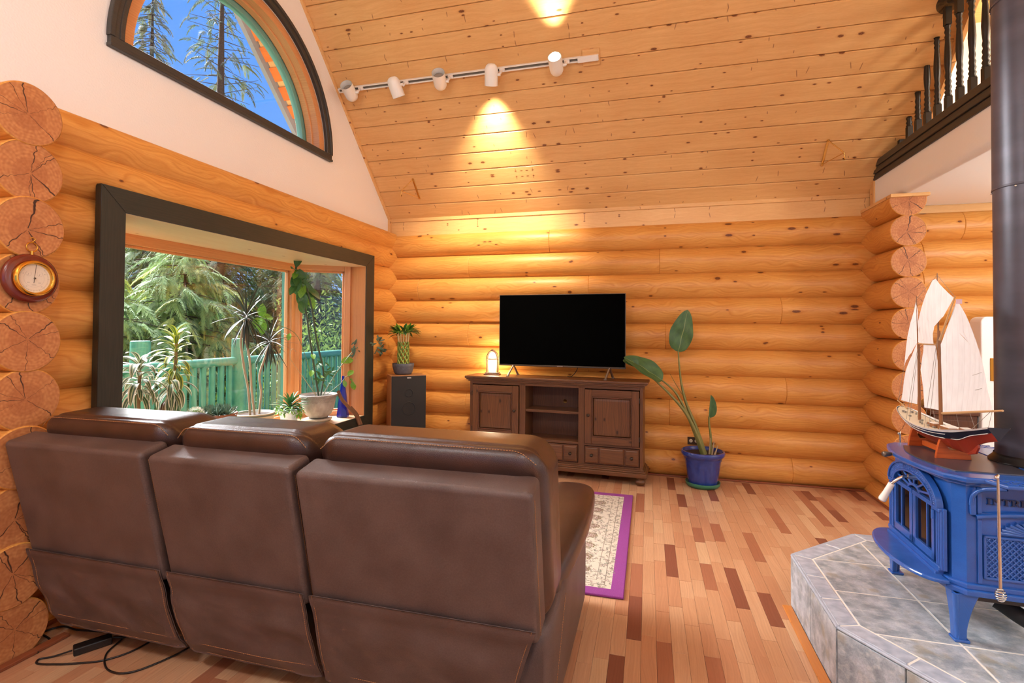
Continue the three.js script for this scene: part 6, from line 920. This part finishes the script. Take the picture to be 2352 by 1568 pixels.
  for (const [c, d, s] of [[[-0.14, 1.0, 0.62], [0.1, -0.3, 0.5], 1.5], [[-0.14, 1.0, 0.62], [0.1, 0.1, -0.5], 1.5], [[-0.14, 1.0, 0.62], [0.1, -0.7, 0.1], 1.6], [[-0.14, 1.0, 0.62], [0.2, 0.5, 0.2], 1.3], [[-0.12, 0.86, 0.28], [0.2, -0.4, 0.4], 0.8], [[-0.04, 0.66, 0.05], [0.4, -0.2, 0.4], 0.9], [[0.10, 0.56, -0.22], [0.5, 0.3, -0.7], 1.5], [[0.16, 0.34, -0.33], [0.2, -0.6, -0.3], 0.9], [[0.14, 0.42, -0.28], [0.2, 0.5, -0.5], 1.0], [[0.15, 0.38, -0.3], [0.1, -0.2, -0.7], 0.9], [[0.12, 0.38, -0.24], [0.3, -0.6, 0.1], 0.8], [[0.16, 0.36, -0.34], [0.1, -0.9, 0.2], 0.8], [[0.0, 0.42, -0.08], [0.3, 0.2, 0.6], 0.9], [[-0.03, 0.5, 0.06], [0.3, -0.3, 0.6], 0.9]]) put('leaf', sm[0], LM.lime, c, d, s);
  const cl = new THREE.CatmullRomCurve3(sC.map((p) => V(...p))); for (let i = 0; i < 70; i++) { const u = i < 46 ? 0.86 + 0.14 * r() : i < 58 ? 0.38 + 0.1 * r() : 0.60 + 0.08 * r(), p = cl.getPoint(u); put('leaf', ol[0], LM.grey, [p.x + (r() - 0.5) * 0.09, p.y + (r() - 0.5) * 0.11, p.z + (r() - 0.5) * 0.10], [r() - 0.3, r() - 0.55, r() - 0.7], 1.0 + 0.6 * r()); }
  for (let i = 0; i < 34; i++) put('leaf', ol[0], LM.green, [0.02 + (r() - 0.5) * 0.16, 0.36 + r() * 0.2, -0.06 + (r() - 0.5) * 0.2], [r() - 0.3, r() - 0.5, r() - 0.5], 0.8 + 0.5 * r());
}
{ const t = new THREE.LatheGeometry([[0, 0], [0.058, 0], [0.062, 0.006], [0.061, 0.02], [0.04, 0.2], [0.022, 0.33], [0.013, 0.39], [0.012, 0.42], [0.007, 0.42], [0.008, 0.38], [0.02, 0.3], [0.036, 0.18], [0.05, 0.02], [0, 0.014]].map((p) => new THREE.Vector2(...p)), 6); single('blue_vase', toCreasedNormals(t, 0.4), phy({ color: new THREE.Color('#2038d8'), transmission: 0.75, thickness: 0.02, roughness: 0.08, ior: 1.5, attenuationColor: new THREE.Color('#1226c8'), attenuationDistance: 0.03 }), 'tall tapering cobalt-blue glass vase at the right end of the sill', 'vase', [-0.05, SY, 0.90], 0.3); }
{ single('driftwood_branch', [tube([[0.13, 0.50, 0.875], [0.105, 0.60, 0.905], [0.06, 0.70, 0.98], [0.02, 0.78, 1.03], [0.0, 0.86, 1.06]], 0.017, 30, 9), tube([[0.14, 0.50, 0.85], [0.11, 0.61, 0.89], [0.07, 0.69, 0.94]], 0.012, 20, 8)], std({ map: scaled(tex(64, 128, (u, v) => mix3([146, 104, 70], [96, 62, 40], clamp(0.5 + 0.6 * fbm(u * 10, v * 4, 3)))), 0.1, 0.3), roughness: 0.85 }), 'brown driftwood branch leaning over the sill edge beside the vase', 'branch'); }

{ // speaker and lucky bamboo in the corner
  const sp = thing('floor_speaker', 'tall black-fronted wooden floor speaker in the log corner', 'speaker', [0.385, 0, 0.35], 38 * D2R), ven = phy({ map: scaled(woodTex(256, 128, 0.8, 0.4, { light: [196, 140, 92], dark: [150, 98, 58], knot: [90, 50, 30], lines: 80, knots: 0, seed: 81 }), 0.8, 0.4), roughness: 0.4 });
  part('cabinet', metreUV(span(-0.19, 0.19, 0, 0.975, -0.15, 0.135, 0.003), 'y'), ven, sp);
  const gr = phy({ map: scaled(tex(64, 64, (u, v) => mix3([46, 42, 42], [30, 28, 28], clamp(0.5 + 0.4 * Math.sin(u * 80) * Math.sin(v * 80)))), 0.05, 0.05), roughness: 0.85 });
  part('grille', span(-0.186, 0.186, 0.02, 0.972, 0.135, 0.152, 0.005, 2), gr, sp); for (const [y, R0] of [[0.30, 0.145], [0.62, 0.07], [0.79, 0.04]]) part('driver_ring', new THREE.TorusGeometry(R0, 0.004, 8, 48).translate(0, y, 0.1515), gr, sp);
  part('badge', span(-0.022, 0.022, 0.946, 0.958, 0.152, 0.155), STEEL, sp);
  const t = thing('lucky_bamboo', 'woven lucky bamboo in a grey pot on the speaker', 'plant', [0.335, 0.976, 0.33]), r = rng(210); pot(t, [[0, 0], [0.085, 0], [0.10, 0.02], [0.118, 0.09], [0.12, 0.122], [0.11, 0.122], [0.108, 0.10], [0, 0.10]], potMat([96, 96, 104], [74, 74, 84], 0.5), 0.108, 0.108);
  const bm = phy({ map: tex(32, 128, (u, v) => ((v * 9) % 1 < 0.08 ? [206, 198, 130] : mix3([150, 166, 74], [122, 142, 60], u))), roughness: 0.4 });
  for (const s of [1, -1]) for (let k = 0; k < 8; k++) { const P = []; for (let i = 0; i <= 16; i++) { const u = i / 16, a = k / 8 * 6.283 + s * u * 2.6; P.push([Math.cos(a) * (0.055 + s * 0.005), 0.10 + u * 0.26, Math.sin(a) * (0.055 + s * 0.005)]); } part('cane', tube(P, 0.0075, 32, 7), bm, t); }
  const top = std({ color: new THREE.Color('#cdb884'), roughness: 0.6 }), G = [leafGeo(0.15, 0.032, { bend: 0.9, fold: 0.3, nu: 7, nv: 2 }), leafGeo(0.13, 0.030, { bend: 0.5, fold: 0.3, nu: 7, nv: 2 })];
  for (let k = 0; k < 12; k++) { const a = k / 12 * 6.283, q = V(Math.cos(a) * 0.065, 0.44 + 0.03 * r(), Math.sin(a) * 0.065); part('shoot', rod([Math.cos(a) * 0.052, 0.35, Math.sin(a) * 0.052], [q.x, q.y, q.z], 0.005, 0.004, 6), top, t); for (let i = 0; i < 8; i++) { const b = a + (r() - 0.5) * 2.4, el = 0.1 + 1.2 * r(); const m = part('leaf', G[i % 2], i % 2 ? LM.lime : LM.green, t); const d = V(Math.cos(b) * Math.cos(el), Math.sin(el), Math.sin(b) * Math.cos(el)); orient(m, q, d, V(-d.x * Math.sin(el), Math.cos(el) + 0.05, -d.z * Math.sin(el))); } }
}
{ // bird-of-paradise in the blue pot
  const t = thing('bird_of_paradise', 'bird-of-paradise plant with paddle leaves in a blue glazed pot', 'plant', [3.485, 0, 0.298]), r = rng(220);
  const gl = phy({ map: scaled(tex(128, 128, (u, v) => mix3([44, 70, 150], [32, 54, 124], clamp(0.5 + 0.6 * fbm(u * 5, v * 5, 3)))), 0.4, 0.4), roughness: 0.14, clearcoat: 0.5 });
  part('saucer', lathe([[0, 0], [0.135, 0], [0.155, 0.02], [0.16, 0.045], [0.15, 0.046], [0.14, 0.022], [0, 0.018]], 48), phy({ color: new THREE.Color('#3f7a5c'), roughness: 0.35 }), t);
  part('pot', lathe([[0, 0.02], [0.125, 0.02], [0.132, 0.03], [0.155, 0.18], [0.165, 0.25], [0.172, 0.255], [0.17, 0.265], [0.176, 0.27], [0.174, 0.28], [0.195, 0.295], [0.203, 0.315], [0.198, 0.335], [0.185, 0.34], [0.178, 0.325], [0.17, 0.29], [0, 0.285]], 56), gl, t);
  part('soil', metreUV(new THREE.CircleGeometry(0.174, 30).rotateX(-Math.PI / 2).translate(0, 0.305, 0), 'x'), soilM, t);
  const petM = phy({ color: new THREE.Color('#7d7a40'), roughness: 0.5 }), pet = (P, a, b) => part('stalk', (() => { const g = tube(P, 1, 40, 9), c = new THREE.CatmullRomCurve3(P.map((p) => V(...p))), p = g.attributes.position; for (let i = 0; i < p.count; i++) { const k = Math.floor(i / 10), u = k / 40, q = c.getPointAt(u), R0 = mix(a, b, u); p.setXYZ(i, q.x + (p.getX(i) - q.x) * R0, q.y + (p.getY(i) - q.y) * R0, q.z + (p.getZ(i) - q.z) * R0); } g.computeVertexNormals(); return g; })(), petM, t);
  pet([[0.02, 0.30, 0.0], [-0.06, 0.55, 0.01], [-0.14, 0.75, 0.02], [-0.17, 0.85, 0.02], [-0.20, 1.0, 0.01], [-0.225, 1.285, 0.0]], 0.022, 0.006); pet([[0.0, 0.30, 0.02], [-0.07, 0.5, 0.04], [-0.16, 0.72, 0.07], [-0.26, 0.9, 0.09], [-0.38, 1.01, 0.11]], 0.022, 0.007); pet([[0.01, 0.30, 0.03], [-0.06, 0.5, 0.06], [-0.16, 0.7, 0.09], [-0.3, 0.87, 0.12], [-0.5, 1.06, 0.13], [-0.6, 1.14, 0.13]], 0.02, 0.007); pet([[0.07, 0.30, -0.02], [0.075, 0.45, -0.02], [0.06, 0.6, -0.02], [0.06, 0.66, -0.02]], 0.014, 0.008); pet([[-0.05, 0.5, -0.01], [-0.15, 0.8, -0.02], [-0.24, 0.95, -0.02], [-0.30, 1.06, -0.02]], 0.008, 0.002);
  const paddle = (u) => Math.pow(Math.sin(Math.PI * Math.min(1, 0.02 + 0.98 * Math.pow(u, 0.72))), 0.62);
  const put = (g, c, d, f, lab) => { const m = part('leaf', g, LM.banana, t); orient(m, V(...c), V(...d), V(...f)); if (lab) m.userData.label = lab; };
  put(leafGeo(0.42, 0.235, { fold: -0.22, bend: 0.15, nu: 22, nv: 14, prof: paddle, pleat: 0.02, wave: 0.06 }), [-0.225, 1.28, 0.0], [0.24, 0.97, 0.02], [0.30, -0.1, 0.95], 'upright paddle leaf');
  put(leafGeo(0.42, 0.22, { fold: 0.35, bend: 0.28, nu: 22, nv: 14, prof: paddle, pleat: 0.02, wave: 0.04 }), [-0.38, 1.005, 0.11], [-0.78, 0.60, 0.10], [0.45, 0.62, 0.64], 'left-leaning paddle leaf'); put(leafGeo(0.17, 0.10, { fold: 0.5, bend: 0.6, nu: 12, nv: 6, prof: paddle }), [-0.6, 1.14, 0.13], [-0.8, 0.45, -0.1], [0.2, 0.5, 0.8]);
  put(leafGeo(0.22, 0.085, { fold: 1.1, bend: 0.1, nu: 12, nv: 6, prof: paddle }), [0.06, 0.65, -0.02], [0.10, 0.99, 0], [0.5, 0, 0.85], 'young rolled leaf'); for (let i = 0; i < 3; i++) part('dry_stub', rod([0.06 + i * 0.02, 0.30, 0.02 * i], [0.07 + i * 0.03, 0.46 - 0.03 * i, 0.02 * i], 0.010, 0.004, 7), std({ color: new THREE.Color('#b39a78'), roughness: 0.9 }), t);
}
renderer.render(scene, camera);
